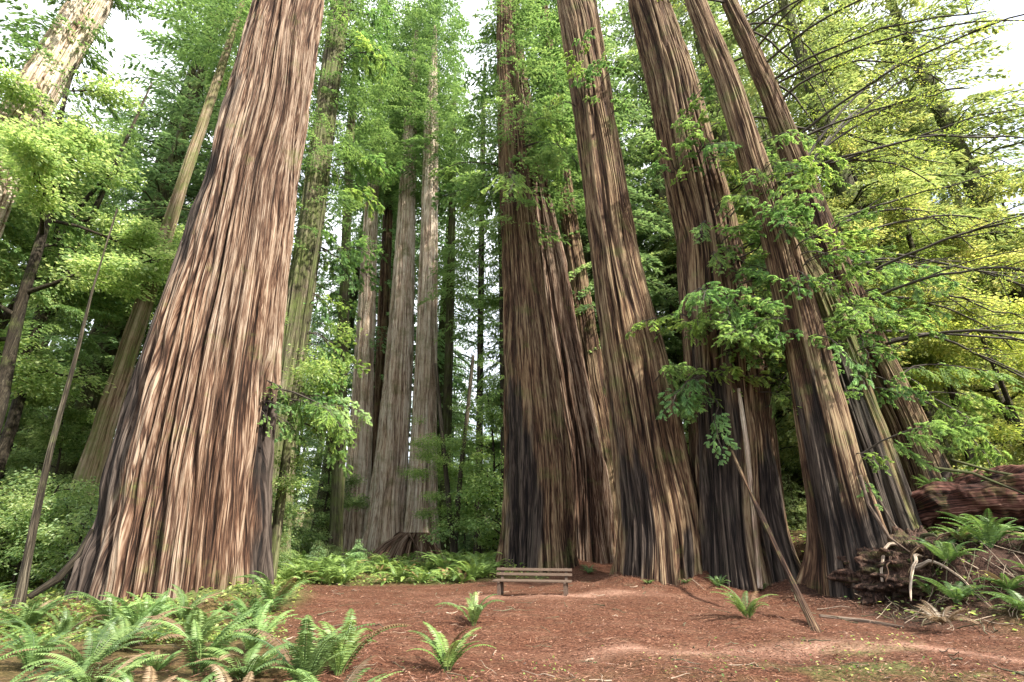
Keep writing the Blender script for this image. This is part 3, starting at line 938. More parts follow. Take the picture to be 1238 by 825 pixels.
redwood('forest_tree', 'thin sapling leaning outward beside the root mound, crossing low in a V with another', [(527, 440, 4), (532, 500, 5), (540, 580, 6), (547, 655, 8)], 27, M_grey, 24, 60, 26, 11, 0.4, 0.3)
redwood('forest_tree', 'thin sapling leaning toward the bench trees, crossing low in a V with another', [(572, 430, 4), (565, 500, 5), (556, 580, 6), (550, 655, 8)], 27.4, M_grey, 24, 60, 27, 11, 0.4, 0.3)
redwood('forest_tree', 'thin dark leaning trunk in the yellow woods above the fallen log',
        [(1080, 210, 5), (1110, 330, 8), (1140, 430, 10), (1175, 560, 13)], 22, M_grey, 40, 80, 21, 22, 0.5, 0.3)
redwood('forest_tree', 'thin crooked dark trunk rising past the end of the fallen log',
        [(1175, 380, 5), (1205, 450, 7), (1240, 535, 10)], 18.5, M_grey, 40, 60, 22, 10, 0.5, 0.3)

# long arching limbs of the slender redwood
g = np.random.default_rng(5)
for k in range(40):
    py = 10 + k * 10.5 + g.normal(0, 6)
    if 16 <= k <= 24:
        py = 206 + g.normal(0, 5)
    z = at(0, py, 17.0)[2] - base9[2]
    p = np.array([np.interp(z, Q9[:, 2], Q9[:, a]) for a in range(2)] + [z])
    rr = np.interp(z, Q9[:, 2], rad9)
    az = g.uniform(-1.15, 0.45) if k % 6 else g.uniform(2.3, 3.6)
    ln = g.uniform(4.5, 9.0) if k % 6 else g.uniform(2.5, 4.5)
    n = 14
    s = np.linspace(0, 1, n)
    el = g.uniform(-0.05, 0.5)
    dr = g.uniform(0.35, 0.8)
    if 16 <= k <= 24:                       # a burst of limbs from one whorl
        el = g.uniform(-0.1, 1.6)
    a2 = az + g.normal(0, 0.25) * s
    C = p + np.stack([np.cos(a2) * (rr * 0.8 + s * ln), np.sin(a2) * (rr * 0.8 + s * ln), ln * (el * s - dr * s ** 2)], 1)
    C += np.cumsum(g.normal(0, 0.085, (n, 3)), 0) * s[:, None]
    lb = MB()
    V, Fq = tube(C, 0.055 * (1 - s * 0.75) + 0.008, 5)
    lb.add(V, Fq, 0)
    for _ in range(2):                       # forks
        i0 = int(g.integers(4, 9))
        dd = unit(C[i0 + 2] - C[i0] + g.normal(0, 0.35, 3) * ln * 0.12)
        l2 = ln * g.uniform(0.25, 0.5)
        s2 = np.linspace(0, 1, 8)
        CC = C[i0] + dd * (s2 * l2)[:, None] + np.stack([0 * s2, 0 * s2, -0.25 * s2 ** 2 * l2], 1) + np.cumsum(g.normal(0, 0.04, (8, 3)), 0) * s2[:, None]
        V, Fq = tube(CC, 0.026 * (1 - 0.8 * s2) + 0.005, 4)
        lb.add(V, Fq, 0)
    for q in range(9):
        s0 = g.uniform(0.3, 0.95)
        c0 = np.array([np.interp(s0, s, C[:, a]) for a in range(3)])
        dd = unit(np.array([math.cos(az + g.normal(0, 0.7)), math.sin(az + g.normal(0, 0.7)), g.normal(-0.2, 0.35)]))
        l2 = g.uniform(0.5, 1.5)
        s2 = np.linspace(0, 1, 5)
        V, Fq = tube(c0 + dd * (s2 * l2)[:, None] + np.stack([0 * s2, 0 * s2, -0.2 * s2 ** 2 * l2], 1), 0.017 * (1 - 0.8 * s2) + 0.005, 4)
        lb.add(V, Fq, 0)
        nl = 60
        qq = g.random(nl)
        PP = c0 + dd * (qq * l2)[:, None] + g.normal(0, 0.07, (nl, 3)) + np.stack([0 * qq, 0 * qq, -0.2 * qq ** 2 * l2], 1)
        V, Fq = leaves(PP, dd + g.normal(0, 0.7, (nl, 3)), np.array([0, 0, 1.0]) + g.normal(0, 0.4, (nl, 3)), 0.09, 0.035)
        lb.add(V, Fq, 1, np.repeat(g.random(nl), 4))
    o = obj('limb', lb.mesh('limb', [M_twig, M_con], smooth=True), r9)
    o.color = (1.5, 1.35, 0.8, 1)

# ---------------------------------------------------------------- background trees
PROTO = {}


def proto(key, name, wood, crown, label, cat, group):
    root = empty(name, (0, 0, 0), label, cat, group)
    obj('trunk', wood, root)
    obj('crown', crown, root)
    PROTO[key] = [root, False]


def put(key, x, y, rz, sc, color=(1, 1, 1, 1), label=None, group=None, dz=0.0):
    root, used = PROTO[key]
    loc = (x, y, float(gz(x, y)) - 0.05 + dz)
    if not used:
        PROTO[key][1] = True
        root.location = loc
        root.rotation_euler = (0, 0, rz)
        root.scale = sc if hasattr(sc, '__len__') else (sc, sc, sc)
        if label:
            root['label'] = label
        if group:
            root['group'] = group
        for ch in root.children:
            ch.color = color
        return root
    return dup(root, loc, rz, sc, label, group, color)


GB = 'leafy understorey trees between the redwoods'
GC = 'young conifers between the redwoods'
GT = 'tall conifers in the far woods'
LB = 'leafy broad leaved understorey tree filling the woods around the redwood trunks'
LC = 'young green conifer with layered drooping boughs in the woods behind the redwoods'
LT = 'tall distant conifer with high green crown far beyond the clearing'
proto('tall0', 'conifer_tree', *conifer(31, 46, 7, 6.2, 150, 37000, 0.27, 0.105, 0.55, 0.45, 0.12), LT, 'tree', GT)
proto('tall1', 'conifer_tree', *conifer(32, 56, 10, 6.8, 160, 39000, 0.28, 0.11, 0.70, 0.55, 0.18, power=0.6), LT, 'tree', GT)
proto('tall2', 'conifer_tree', *conifer(33, 38, 4, 5.4, 140, 33000, 0.24, 0.095, 0.40, 0.35, 0.08), LT, 'tree', GT)
proto('con0', 'conifer_tree', *conifer(41, 17, 1.5, 3.4, 100, 26000, 0.17, 0.065, 0.16, 0.40, 0.10), LC, 'tree', GC)
proto('con1', 'conifer_tree', *conifer(42, 23, 3.0, 4.0, 110, 30000, 0.18, 0.07, 0.22, 0.45, 0.15), LC, 'tree', GC)
proto('con2', 'conifer_tree', *conifer(43, 10, 0.6, 2.4, 80, 12000, 0.17, 0.065, 0.09, 0.35, 0.10), LC, 'tree', GC)
proto('brd0', 'broadleaf_tree', *broadleaf(51, 14, 3.0, 4.6, 26000, 0.135, 0.085, 0.16), LB, 'tree', GB)
proto('brd1', 'broadleaf_tree', *broadleaf(52, 20, 5.0, 5.4, 29000, 0.15, 0.095, 0.20, 11, 8), LB, 'tree', GB)
proto('brd2', 'broadleaf_tree', *broadleaf(53, 9, 1.2, 3.4, 13000, 0.14, 0.09, 0.09, 9, 7), LB, 'tree', GB)
proto('brd3', 'broadleaf_tree', *broadleaf(54, 27, 9.0, 6.0, 33000, 0.165, 0.105, 0.26, 12, 9), LB, 'tree', GB)
GS = 'low leafy shrubs on the forest floor'
LS = 'low leafy green shrub on the forest floor behind the clearing'
proto('shr0', 'shrub', *broadleaf(61, 2.4, 0.15, 1.7, 6000, 0.10, 0.06, 0.03, 10, 6, 0.2, sig=0.2), LS, 'shrub', GS)
proto('shr1', 'shrub', *broadleaf(62, 3.6, 0.3, 2.0, 7000, 0.12, 0.07, 0.04, 11, 6, 0.25, sig=0.24), LS, 'shrub', GS)
proto('shr2', 'shrub', *conifer(63, 3.2, 0.1, 1.5, 60, 7000, 0.11, 0.045, 0.03, 0.35, 0.2), LS, 'shrub', GS)


def colr(px):
    """greener and cooler to one side, yellower for maples on the other, with sunlight put into their colour"""
    t = float(sstep(700, 1150, px))
    k = random.uniform(0.8, 1.2)
    if 410 < px < 625:
        k *= 1.3                                    # leaf colour brightened to stand in for light in the open gap
    return ((1.0 + 0.36 * t) * k, (1.02 + 0.10 * t) * k, (1.25 - 0.05 * t) * k, 1)


TRUNKS = []
for o in COL.objects:
    if o.type == 'EMPTY' and o.name.startswith(('redwood', 'forest')):
        TRUNKS.append((o.location.x, o.location.y))


def free(x, y, m=1.6):
    return all((x - a) ** 2 + (y - b) ** 2 > m * m for a, b in TRUNKS)


def scatter(keys, n, y0, y1, smin, smax, pxr=(-140, 1380), gap=None, mind=1.5, cond=None, own=3.0):
    done, tries, mine = 0, 0, []
    while done < n and tries < n * 60:
        tries += 1
        y = y0 + (y1 - y0) * random.random() ** 0.8
        px = random.uniform(*pxr)
        x = (px - CX) / F * (y * cp - 0.6)
        if clearing(x, y) > 0.02 or not free(x, y, mind):
            continue
        if gap and gap[0] < px < gap[1] and random.random() < gap[2]:
            continue
        if cond and not cond(x, y, px):
            continue
        if 435 < px < 606 and y < 42 and keys[0].startswith('shr'):      # open view of the rotten stump
            continue
        if any((x - a) ** 2 + (y - b) ** 2 < own * own for a, b in mine):
            continue
        mine.append((x, y))
        k = random.choice(keys)
        s = random.uniform(smin, smax)
        put(k, x, y, random.uniform(0, 6.28), (s, s, s * random.uniform(0.9, 1.12)), colr(px))
        done += 1


# far tall conifers; mid conifers; leafy understorey; shrubs
TALL = ['tall0', 'tall1', 'tall2']
scatter(TALL, 36, 62, 120, 0.95, 1.3, (-160, 1400), own=7)
scatter(TALL, 9, 36, 58, 0.9, 1.15, (-160, 1400), (400, 630, 1.0), 3.2, own=6)
scatter(['tall1'], 7, 31, 40, 1.1, 1.25, (700, 1010), None, 3.0, own=3.5)
scatter(['tall1', 'tall0'], 5, 24, 36, 1.0, 1.2, (1150, 1400), None, 3.0, own=4, cond=lambda x, y, p: x > 17)
scatter(['tall1'], 5, 28, 38, 1.1, 1.2, (-60, 240), None, 3.0, own=4)
scatter(['tall1'], 4, 50, 60, 1.2, 1.35, (370, 540), None, 3.0, own=4)
scatter(TALL + ['brd3'], 6, 30, 52, 0.95, 1.2, (690, 1330), None, 3.0, own=6)
scatter(['brd3', 'con1', 'brd1'], 36, 58, 118, 1.0, 1.5, (-160, 1400), own=6)
scatter(['con0', 'con1', 'con2'], 12, 28, 58, 0.8, 1.2, gap=(340, 630, 1.0), mind=2.2, own=5)
scatter(['brd0', 'brd1', 'brd3'], 20, 25, 52, 0.8, 1.2, gap=(320, 630, 1.0), mind=2.2, own=5)
scatter(['brd3', 'brd1'], 5, 17, 25, 0.95, 1.2, (-190, -40), mind=2.0, own=4)
scatter(['brd0', 'brd2'], 6, 23.5, 30, 0.8, 1.05, (-150, 150), mind=1.8, own=3)
scatter(['brd1', 'brd3', 'con1'], 7, 20, 32, 0.9, 1.2, (1040, 1380), mind=2.0, own=4, cond=lambda x, y, p: x > 15.5)
scatter(['brd0', 'brd2', 'con2'], 9, 17, 30, 0.8, 1.1, (1080, 1380), mind=1.8, own=3, cond=lambda x, y, p: x > 15)
scatter(['brd2', 'brd0', 'con1'], 11, 25, 40, 0.9, 1.3, (860, 1380), None, mind=2.2, own=3.5)
scatter(['brd3'], 5, 30, 44, 1.15, 1.4, (980, 1380), None, mind=2.2, own=5)
scatter(['brd2', 'con2', 'brd2'], 44, 28, 66, 0.7, 1.05, gap=(415, 530, 1.0), mind=1.8, own=2.6)
scatter(['brd2', 'con2'], 9, 44, 66, 0.8, 1.2, (500, 620), mind=1.8, own=2.6)
scatter(['con1', 'brd1', 'con2', 'brd0'], 9, 62, 105, 1.0, 1.4, (535, 620), mind=1.8, own=2.6)
scatter(['shr1', 'shr0'], 12, 15, 21, 0.7, 1.1, (-120, 80), mind=1.8, own=1.7)
scatter(['shr0', 'shr2'], 7, 23, 32, 0.4, 0.6, (330, 610), mind=1.8, own=1.5, gap=(430, 560, 0.6), cond=lambda x, y, p: y > 22.5)
scatter(['shr0', 'shr1', 'shr2'], 120, 21, 60, 0.7, 1.4, mind=1.5, own=1.5, gap=(330, 610, 0.8))
scatter(['shr0', 'shr1'], 20, 16, 26, 0.6, 1.1, (-120, 330), mind=2.6, own=1.4, cond=lambda x, y, p: not (10 < p < 170 and y < 22.5))
scatter(['shr0', 'shr2'], 18, 15, 26, 0.6, 1.1, (1090, 1380), mind=1.6, own=1.4, cond=lambda x, y, p: x > 12.5)

for key in list(PROTO):                       # kinds that found no place
    root, used = PROTO[key]
    if not used:
        for ch in list(root.children):
            bpy.data.objects.remove(ch)
        bpy.data.objects.remove(root)
        del PROTO[key]

# ---------------------------------------------------------------- ferns
FERN = []
for k, (nf, ln, spr, up) in enumerate([(18, 0.95, 1.0, 1.15), (15, 1.1, 0.9, 1.2), (20, 0.8, 1.2, 1.05), (13, 0.9, 0.6, 1.3)]):
    FERN.append(fern_mesh(200 + k, nf, ln, spr, 30, up=up))
FERN_UP = [fern_mesh(215 + k, 14, 0.95, 0.75, 28, up=1.42) for k in range(3)]
FERN_DRY = fern_mesh(210, 20, 0.9, 1.6, 28, M_dry, up=0.9)
fern_first = {}


def fern(me, x, y, sc, label, group=None, color=(1, 1, 1, 1), dz=0.0, name='fern'):
    o = obj(name, me, None, (x, y, float(gz(x, y)) - 0.02 + dz))
    o.rotation_euler = (random.gauss(0, 0.08), random.gauss(0, 0.08), random.uniform(0, 6.28))
    o.scale = (sc, sc, sc * random.uniform(0.9, 1.1))
    o.color = color
    return tag(o, label, 'fern', group)


def fpx(px, py):
    """ground point seen at a pixel"""
    y = 8.0
    for _ in range(30):
        v = (CY - py) / F
        el = math.atan2(sp + v * cp, cp - v * sp)
        x = (px - CX) / F * depth(np.array([0, y, 0.0]))
        y = (CAM_Z - float(gz(x, y))) / math.tan(-el)
    return x, y


x, y = fpx(573, 756)
fern(FERN_UP[0], x, y, 0.85, 'bright green fern standing alone on the bare floor in front of the bench', None, (1.05, 1.05, 1, 1))
x, y = fpx(540, 812)
fern(FERN_UP[1], x, y, 0.85, 'upright pale green fern nearest the camera on the bare floor', None, (1.2, 1.2, 1, 1))
x, y = fpx(408, 818)
fern(FERN_UP[2], x, y, 1.05, 'upright fern at the inner edge of the fern patch beside bare soil', None, (1.15, 1.15, 1, 1))
x, y = fpx(905, 748)
fern(FERN_UP[2], x, y, 0.95, 'low drooping fern at the foot of the thick dark redwood', None, (1.2, 1.1, 1, 1))
x, y = fpx(268, 742)
fern(FERN_UP[0], x, y, 1.35, 'tall fern with arching fronds against the foot of the massive redwood', None, (1.1, 1.1, 1, 1))
x, y = fpx(1140, 765)
fern(FERN_DRY, x, y, 0.72, 'dry brown fern hanging off the root bank', None, (1, 1, 1, 1), 0.15)

LF = 'green sword fern in the dense fern patch before the massive redwood'
GF = 'ferns in the dense patch'
pts = []
tries = 0
while len(pts) < 36 and tries < 6000:
    tries += 1
    px, py = random.uniform(-60, 400), random.uniform(742, 900)
    x, y = fpx(px, py)
    if px > 300 + 60 * (py - 742) / 80:
        continue
    if (x + 7.6) ** 2 + (y - 13.8) ** 2 < 2.5 ** 2:
        continue
    if any((x - a) ** 2 + (y - b) ** 2 < 0.82 ** 2 for a, b in pts):
        continue
    pts.append((x, y))
    k = random.uniform(0.8, 1.25)
    fern(random.choice(FERN + FERN_UP), x, y, random.uniform(0.6, 1.15), LF, GF, (k, k * random.uniform(0.95, 1.1), k, 1))
LP_ = [at(1100, 614, 15.5), at(1238, 598, 13.8)]
LR = 'green fern on the dark root bank below the fallen log'
for (x, y, sc_) in [(9.3, 11.3, 0.8), (9.9, 11.9, 0.9), (10.4, 11.2, 0.9), (10.9, 11.8, 1.0), (10.1, 10.6, 0.8), (11.3, 11.3, 0.9), (9.6, 12.3, 0.7), (10.8, 12.4, 0.9),
                    (11.6, 12.3, 0.9), (12.0, 11.6, 1.0)]:
    fern(random.choice(FERN[:3]), x, y, sc_, LR, 'ferns on the root bank', (1.05, 1.12, 1.0, 1), 0.05)
for (x, y) in [(4.0, 15.9), (6.3, 15.6), (7.3, 15.3), (9.2, 15.5), (3.3, 21.3), (5.2, 15.7), (-6.4, 11.9), (-10.2, 11.6)]:
    fern(random.choice(FERN), x + random.gauss(0, 0.15), y, random.uniform(0.3, 0.5), 'small fern tuft sprouting against the foot of a great trunk', 'fern tufts at the trunk feet', (1.0, 1.05, 1, 1))
for q in range(7):
    t_ = 0.22 + 0.1 * q
    p_ = LP_[0] * (1 - t_) ** 1 + LP_[1] * t_
    fern(random.choice(FERN), p_[0] + random.gauss(0, 0.15), p_[1] - 0.1, random.uniform(0.4, 0.7), 'small fern growing on top of the fallen log', 'ferns on the log', (1, 1.05, 1, 1),
         p_[2] + 0.42 - float(gz(p_[0], p_[1])))
LG = 'small pale fern among the ground plants along the far edge of the clearing'
cnt = 0
while cnt < 85:
    px, y = random.uniform(335, 608), 19.5 + 11 * random.random() ** 1.6
    x = (px - CX) / F * (y * cp - 0.6)
    if clearing(x, y) > 0.1 or not free(x, y, 1.3):
        continue
    cnt += 1
    fern(random.choice(FERN), x, y, random.uniform(0.8, 1.45), LG, 'ferns along the far edge', (1.7, 1.6, 1.3, 1))

# ---------------------------------------------------------------- ground cover and litter
g = np.random.default_rng(8)
n = 150000
yy = 9 + 61 * g.random(n) ** 1.5
xx = ((g.uniform(-120, 1360, n)) - CX) / F * (yy * cp - 0.5)
cl = clearing(xx, yy)
dens = sstep(-0.25, 0.35, fbm(xx * 0.55, yy * 0.55, 0, 31))
keep = (g.random(n) < (1 - cl) ** 2 * (0.25 + 0.75 * dens)) & ~((xx > 7.8) & (yy < 14.5))
xx, yy, dens = xx[keep], yy[keep], dens[keep]
n = len(xx)
hh = g.random(n) ** 1.3 * (0.10 + 0.45 * dens * sstep(16, 24, yy))
m = 700
x2, y2 = g.normal(5.6, 2.0, m), g.normal(7.5, 0.75, m)
k2 = (fbm(x2 * 1.4, y2 * 1.4, 0, 51) > 0.0) & (y2 > 6.0)
x3, y3 = g.normal(10.4, 1.1, m), g.normal(11.6, 0.9, m)
k3 = (fbm(x3 * 1.3, y3 * 1.3, 0, 52) > 0.05) & (y3 < 13.5)
x4, y4 = g.normal(0.3, 0.8, 350), g.normal(6.6, 0.5, 350)
k4 = (fbm(x4 * 1.6, y4 * 1.6, 0, 53) > 0.0) & (y4 > 5.8)
xx = np.concatenate([xx, x2[k2], x3[k3], x4[k4]])
yy = np.concatenate([yy, y2[k2], y3[k3], y4[k4]])
dens = np.concatenate([dens, np.full(k2.sum() + k3.sum() + k4.sum(), 0.3)])
n = len(xx)
hh = np.concatenate([hh, g.random(n - len(hh)) ** 1.3 * 0.16])
P = np.stack([xx, yy, gz(xx, yy) + hh], 1)
mb = MB()
lsz = np.where(yy < 9.2, 0.045, 0.06 + 0.0035 * yy)
V, Fq = leaves(P, g.normal(0, 1, (n, 3)) * np.array([1, 1, 0.35]), np.array([0, 0, 1.0]) + g.normal(0, 0.35, (n, 3)), lsz * g.uniform(0.6, 1.3, n), lsz * 0.7)
mb.add(V, Fq, 0, np.repeat(g.random(n), 4))
o = obj('ground_cover', mb.mesh('ground_cover', [M_brd], smooth=False))
o.color = (1.1, 1.1, 0.95, 1)
tag(o, 'low green leafy ground plants carpeting the floor around the clearing', None, None, 'stuff')

n = 120000
yy = 4.5 + 18 * g.random(n) ** 1.4
xx = g.uniform(-0.75, 1.05, n) * (yy * 0.93)
keep = (clearing(xx, yy) * 1.0 + 0.25) * (0.35 + 0.65 * sstep(-0.3, 0.5, fbm(xx * 0.9, yy * 1.6, 0, 61))) > g.random(n)
xx, yy = xx[keep], yy[keep]
for (bx_, by_, br_) in MOUNDS:                       # bark flakes pile up round the trunks
    m = int(2600 * br_)
    a_ = g.uniform(0, 6.28, m)
    d_ = br_ + np.abs(g.normal(0, 0.45, m)) - 0.1
    xx, yy = np.append(xx, bx_ + np.cos(a_) * d_), np.append(yy, by_ + np.sin(a_) * d_)
n = len(xx)
P = np.stack([xx, yy, gz(xx, yy) + 0.018 + 0.02 * g.random(n)], 1)
stick = g.random(n) < 0.5
L = np.where(stick, g.uniform(0.04, 0.20, n) * (1 + 1.5 * (g.random(n) < 0.03)), g.uniform(0.02, 0.055, n))
W = np.where(stick, 0.007, L * 0.4)
mb = MB()
V, Fq = leaves(P, g.normal(0, 1, (n, 3)) * np.array([1, 1, 0.16]), np.array([0, 0, 1.0]) + g.normal(0, 0.4, (n, 3)), L, W)
mb.add(V, Fq, 0, np.repeat(g.random(n), 4))
o = obj('leaf_litter', mb.mesh('leaf_litter', [M_litter], smooth=False))
tag(o, 'dry brown needles and twigs littering the bare floor', None, None, 'stuff')

# loose sticks on the floor and on the bank
g = np.random.default_rng(44)
mb = MB()
for k in range(420):
    if k < 170:
        x, y = g.normal(9.8, 1.2), g.normal(11.6, 1.0)
        if y < 9.8 or y > 14:
            continue
    else:
        y = 5.5 + 16 * g.random() ** 1.3
        x = g.uniform(-0.8, 1.0) * y * 0.93
        if clearing(x, y) < 0.2 and g.random() < 0.6:
            continue
    l, a = g.uniform(0.15, 0.9) * (1.0 if k < 170 else 0.6), g.uniform(0, 6.28)
    sK = np.linspace(0, 1, 5)
    C = np.stack([x + np.cos(a) * sK * l, y + np.sin(a) * sK * l, 0 * sK], 1) + np.cumsum(g.normal(0, 0.02, (5, 3)), 0)
    C[:, 2] = gz(C[:, 0], C[:, 1]) + 0.02 + np.abs(C[:, 2]) + (0.25 * g.random() * sK if k < 170 else 0)
    V, Fq = tube(C, g.uniform(0.004, 0.014) * (1.1 - sK * 0.6), 4)
    mb.add(V, Fq, int(g.random() < 0.45))
o = obj('woody_debris', mb.mesh('woody_debris', [M_limb, M_dead]))
tag(o, 'small fallen sticks scattered over the floor and the root bank', None, None, 'stuff')

# ---------------------------------------------------------------- bench
bx, by = fpx(643, 719)
by -= 0.55
br = empty('park_bench', (bx, by, float(gz(bx, by)) - 0.01), 'weathered wooden bench with slatted back at the far side of the clearing', 'bench')
br.scale = (1, 1, 0.88)
br.rotation_euler = (0, 0, math.radians(-11))
BL = 2.2


def part(name, items, mat):
    mb = MB()
    for it in items:
        box(mb, *it)
    return obj(name, mb.mesh(name, [mat], smooth=False), br)


part('seat', [((0, -0.16 + 0.155 * k, 0.42), (BL, 0.14, 0.045), None, 0, 0.008) for k in range(3)], M_bench)
ta = math.radians(12)
rot = [[1, 0, 0], [0, math.cos(ta), math.sin(ta)], [0, -math.sin(ta), math.cos(ta)]]
part('backrest', [((0.0, 0.285 + 0.03 * k, 0.585 + 0.14 * k), (BL, 0.035, 0.085), rot, 0, 0.006) for k in range(2)], M_bench)
for sx in (-1, 1):
    x = sx * (BL / 2 - 0.17)
    part('leg', [((x, -0.15, 0.205), (0.09, 0.09, 0.43), None, 0, 0.01)], M_benchd)
    part('leg', [((x, 0.24, 0.205), (0.09, 0.09, 0.43), None, 0, 0.01)], M_benchd)
    part('back_post', [((x, 0.335, 0.565), (0.075, 0.05, 0.43), rot, 0, 0.008)], M_benchd)
    part('seat_rail', [((x, 0.02, 0.385), (0.06, 0.52, 0.06), None, 0, 0.006)], M_benchd)

# ---------------------------------------------------------------- fallen log, roots, dead wood
LP = np.array([at(1086, 622, 15.6), at(1130, 606, 15.0), at(1180, 602, 14.4), at(1238, 598, 13.8), at(1345, 588, 13.0)])


def log_mesh(name, P, rad, mat, na, nh, seed, amp=1.0):
    P = np.asarray(P, float)
    t = np.linspace(0, 1, nh)
    tp = np.linspace(0, 1, len(P))
    C = np.stack([np.interp(t, tp, P[:, a]) for a in range(3)], 1)
    rr = np.interp(t, np.linspace(0, 1, len(rad)), rad)
    V, Fq = tube(C, rr, na)
    th = np.tile(np.linspace(0, 2 * np.pi, na, endpoint=False), nh)
    ll = np.repeat(t * np.linalg.norm(P[-1] - P[0]), na)
    r0 = rr.mean()
    c, s = np.cos(th) * r0, np.sin(th) * r0
    q1 = 1 - np.abs(vnoise(c * 3.0, s * 3.0, ll * 0.4, seed)) * 1.6
    q2 = vnoise(c * 8, s * 8, ll * 1.2, seed + 1)
    q3 = fbm(c * 1.6, s * 1.6, ll * 0.9, seed + 2, 4)
    nrm = unit(V - np.repeat(C, na, 0))
    V = V + nrm * (amp * r0 * (0.10 * q1 + 0.06 * q2 + 0.34 * q3))[:, None]
    mb = MB()
    mb.add(V, Fq)
    mb.f.append(np.arange(na)[::-1][None].astype(np.int32))
    mb.m.append(np.zeros(1, np.int32))
    mb.f.append((np.arange(na) + (nh - 1) * na)[None].astype(np.int32))
    mb.m.append(np.zeros(1, np.int32))
    return mb.mesh(name, [mat], attrs={'bark': np.stack([c, s, ll], 1), 'fur': np.clip(0.5 * q1 + 0.2 * q2 + 0.15, 0, 1)})


o = obj('fallen_log', log_mesh('fallen_log', LP, [0.25, 0.52, 0.60, 0.66, 0.68], bark_mat('rotten log bark', [(0.0, (0.012, 0.006, 0.005)), (0.4, (0.055, 0.022, 0.016)), (0.75, (0.125, 0.058, 0.043)), (1.0, (0.22, 0.14, 0.105))], 0.35), 130, 220, 61, 2.2))
tag(o, 'massive reddish fallen log lying across the root bank', 'log')
PP = np.array([at(884, 545, 15.4), at(900, 580, 14.8), at(922, 628, 13.4), at(956, 700, 11.8), at(992, 776, 10.0)])
PP[-1, 2] = float(gz(PP[-1, 0], PP[-1, 1])) - 0.1
o = obj('dead_pole', log_mesh('dead_pole', PP, [0.03, 0.05, 0.07, 0.085], M_redd, 20, 60, 62, 0.9))
tag(o, 'bark covered dead pole leaning from the floor against the thick dark redwood', 'dead trunk')
PP = np.array([at(893, 470, 15.6), at(903, 540, 15.5), at(911, 620, 15.4), at(919, 712, 15.2)])
o = obj('dead_pole', log_mesh('dead_pole', PP, [0.05, 0.065, 0.07, 0.08], M_dead and M_pale, 16, 60, 63, 0.4))
tag(o, 'pale upright dead pole standing against the thick dark redwood', 'dead trunk')
PP = np.array([at(112, 640, 12.4), at(95, 672, 12.3), at(70, 700, 12.2), at(35, 722, 12.0)])
o = obj('dead_branch', log_mesh('dead_branch', PP, [0.05, 0.07, 0.08, 0.07], M_grey, 14, 40, 64, 0.4))
tag(o, 'dark curved dead branch propped on the outer flank of the massive redwood', 'branch')
g = np.random.default_rng(19)
root = empty('root_mass', (10.0, 13.3, 0.55), 'dark ragged mass of soil and roots heaped between the mossy snag and fallen log', 'root mass')
mb = MB()
nu, nv = 300, 150
uu, vv = np.meshgrid(np.linspace(0, 2 * np.pi, nu, endpoint=False), np.linspace(-1.5, 1.52, nv))
dx, dy, dz_ = np.cos(uu) * np.cos(vv), np.sin(uu) * np.cos(vv), np.sin(vv)
rr = 1 + 0.30 * fbm(dx * 2, dy * 2, dz_ * 2, 5, 3) + 0.16 * fbm(dx * 6, dy * 6, dz_ * 9, 6, 4)
V = np.stack([(dx * rr + 0.25) * 1.75, dy * rr * 0.95, dz_ * rr * 1.12], -1).reshape(-1, 3)
i = np.arange(nv - 1)[:, None] * nu
j = np.arange(nu)[None]
mb.add(V, np.stack([i + j, i + (j + 1) % nu, i + nu + (j + 1) % nu, i + nu + j], -1).reshape(-1, 4))
M_soil = bark_mat('dark root soil', [(0.0, (0.012, 0.008, 0.006)), (0.5, (0.045, 0.025, 0.018)), (1.0, (0.14, 0.085, 0.06))], 0.4)
obj('root_body', mb.mesh('root_body', [M_soil], attrs={'bark': V * np.array([1, 1, 6.0]), 'fur': (0.5 + 0.5 * fbm(V[:, 0] * 3, V[:, 1] * 3, V[:, 2] * 3, 7))}), root)
for k in range(26):
    a = g.uniform(-2.9, 0.3)
    l = g.uniform(0.8, 2.0)
    st = np.array([g.uniform(-0.9, 1.2), g.uniform(-0.7, 0.1), g.uniform(0.0, 0.9)])
    sK = np.linspace(0, 1, 9)
    C = st + np.stack([np.cos(a) * sK * l, np.sin(a) * sK * l * 0.8, 0.25 * np.sin(sK * 3) - g.uniform(0.3, 1.0) * sK ** 1.5], 1) + np.cumsum(g.normal(0, 0.04, (9, 3)), 0)
    obj('root', log_mesh('root', C, [g.uniform(0.03, 0.075), 0.03, 0.012], random.choice([M_pale, M_redd, M_mossy]), 8, 26, 300 + k, 0.8), root)

PP = np.array([at(990, 742, 11.6), at(1040, 758, 11.2), at(1100, 785, 10.6)])
PP[:, 2] = gz(PP[:, 0], PP[:, 1]) + 0.03
o = obj('dead_branch', log_mesh('dead_branch', PP, [0.03, 0.04, 0.025], M_dead_bark, 14, 40, 65, 0.8))
tag(o, 'thin grey branch lying on the floor below the root bank', 'branch')
for k, rows in enumerate([[(1060, 600), (1078, 630), (1098, 655), (1105, 680)], [(1130, 566), (1175, 572), (1215, 588), (1255, 604)], [(1150, 556), (1200, 570), (1245, 578), (1275, 592)], [(1040, 575), (1050, 610), (1075, 650), (1100, 668)]]):
    Yb = [13.2, 13.5, 13.6, 13.0][k]
    PP = np.array([at(a, b, Yb - 0.15 * q) for q, (a, b) in enumerate(rows)])
    o = obj('dead_branch', log_mesh('dead_branch', PP, [0.04, 0.035, 0.03, 0.012], M_mossy if k in (1, 2) else M_dead_bark, 12, 40, 70 + k, 0.8))
    tag(o, 'mossy dead branch draped over the fallen log' if k in (1, 2) else 'grey root like dead branch hanging on the mossy snag',
        'branch', 'dead branches on the log' if k in (1, 2) else 'dead branches on the snag')

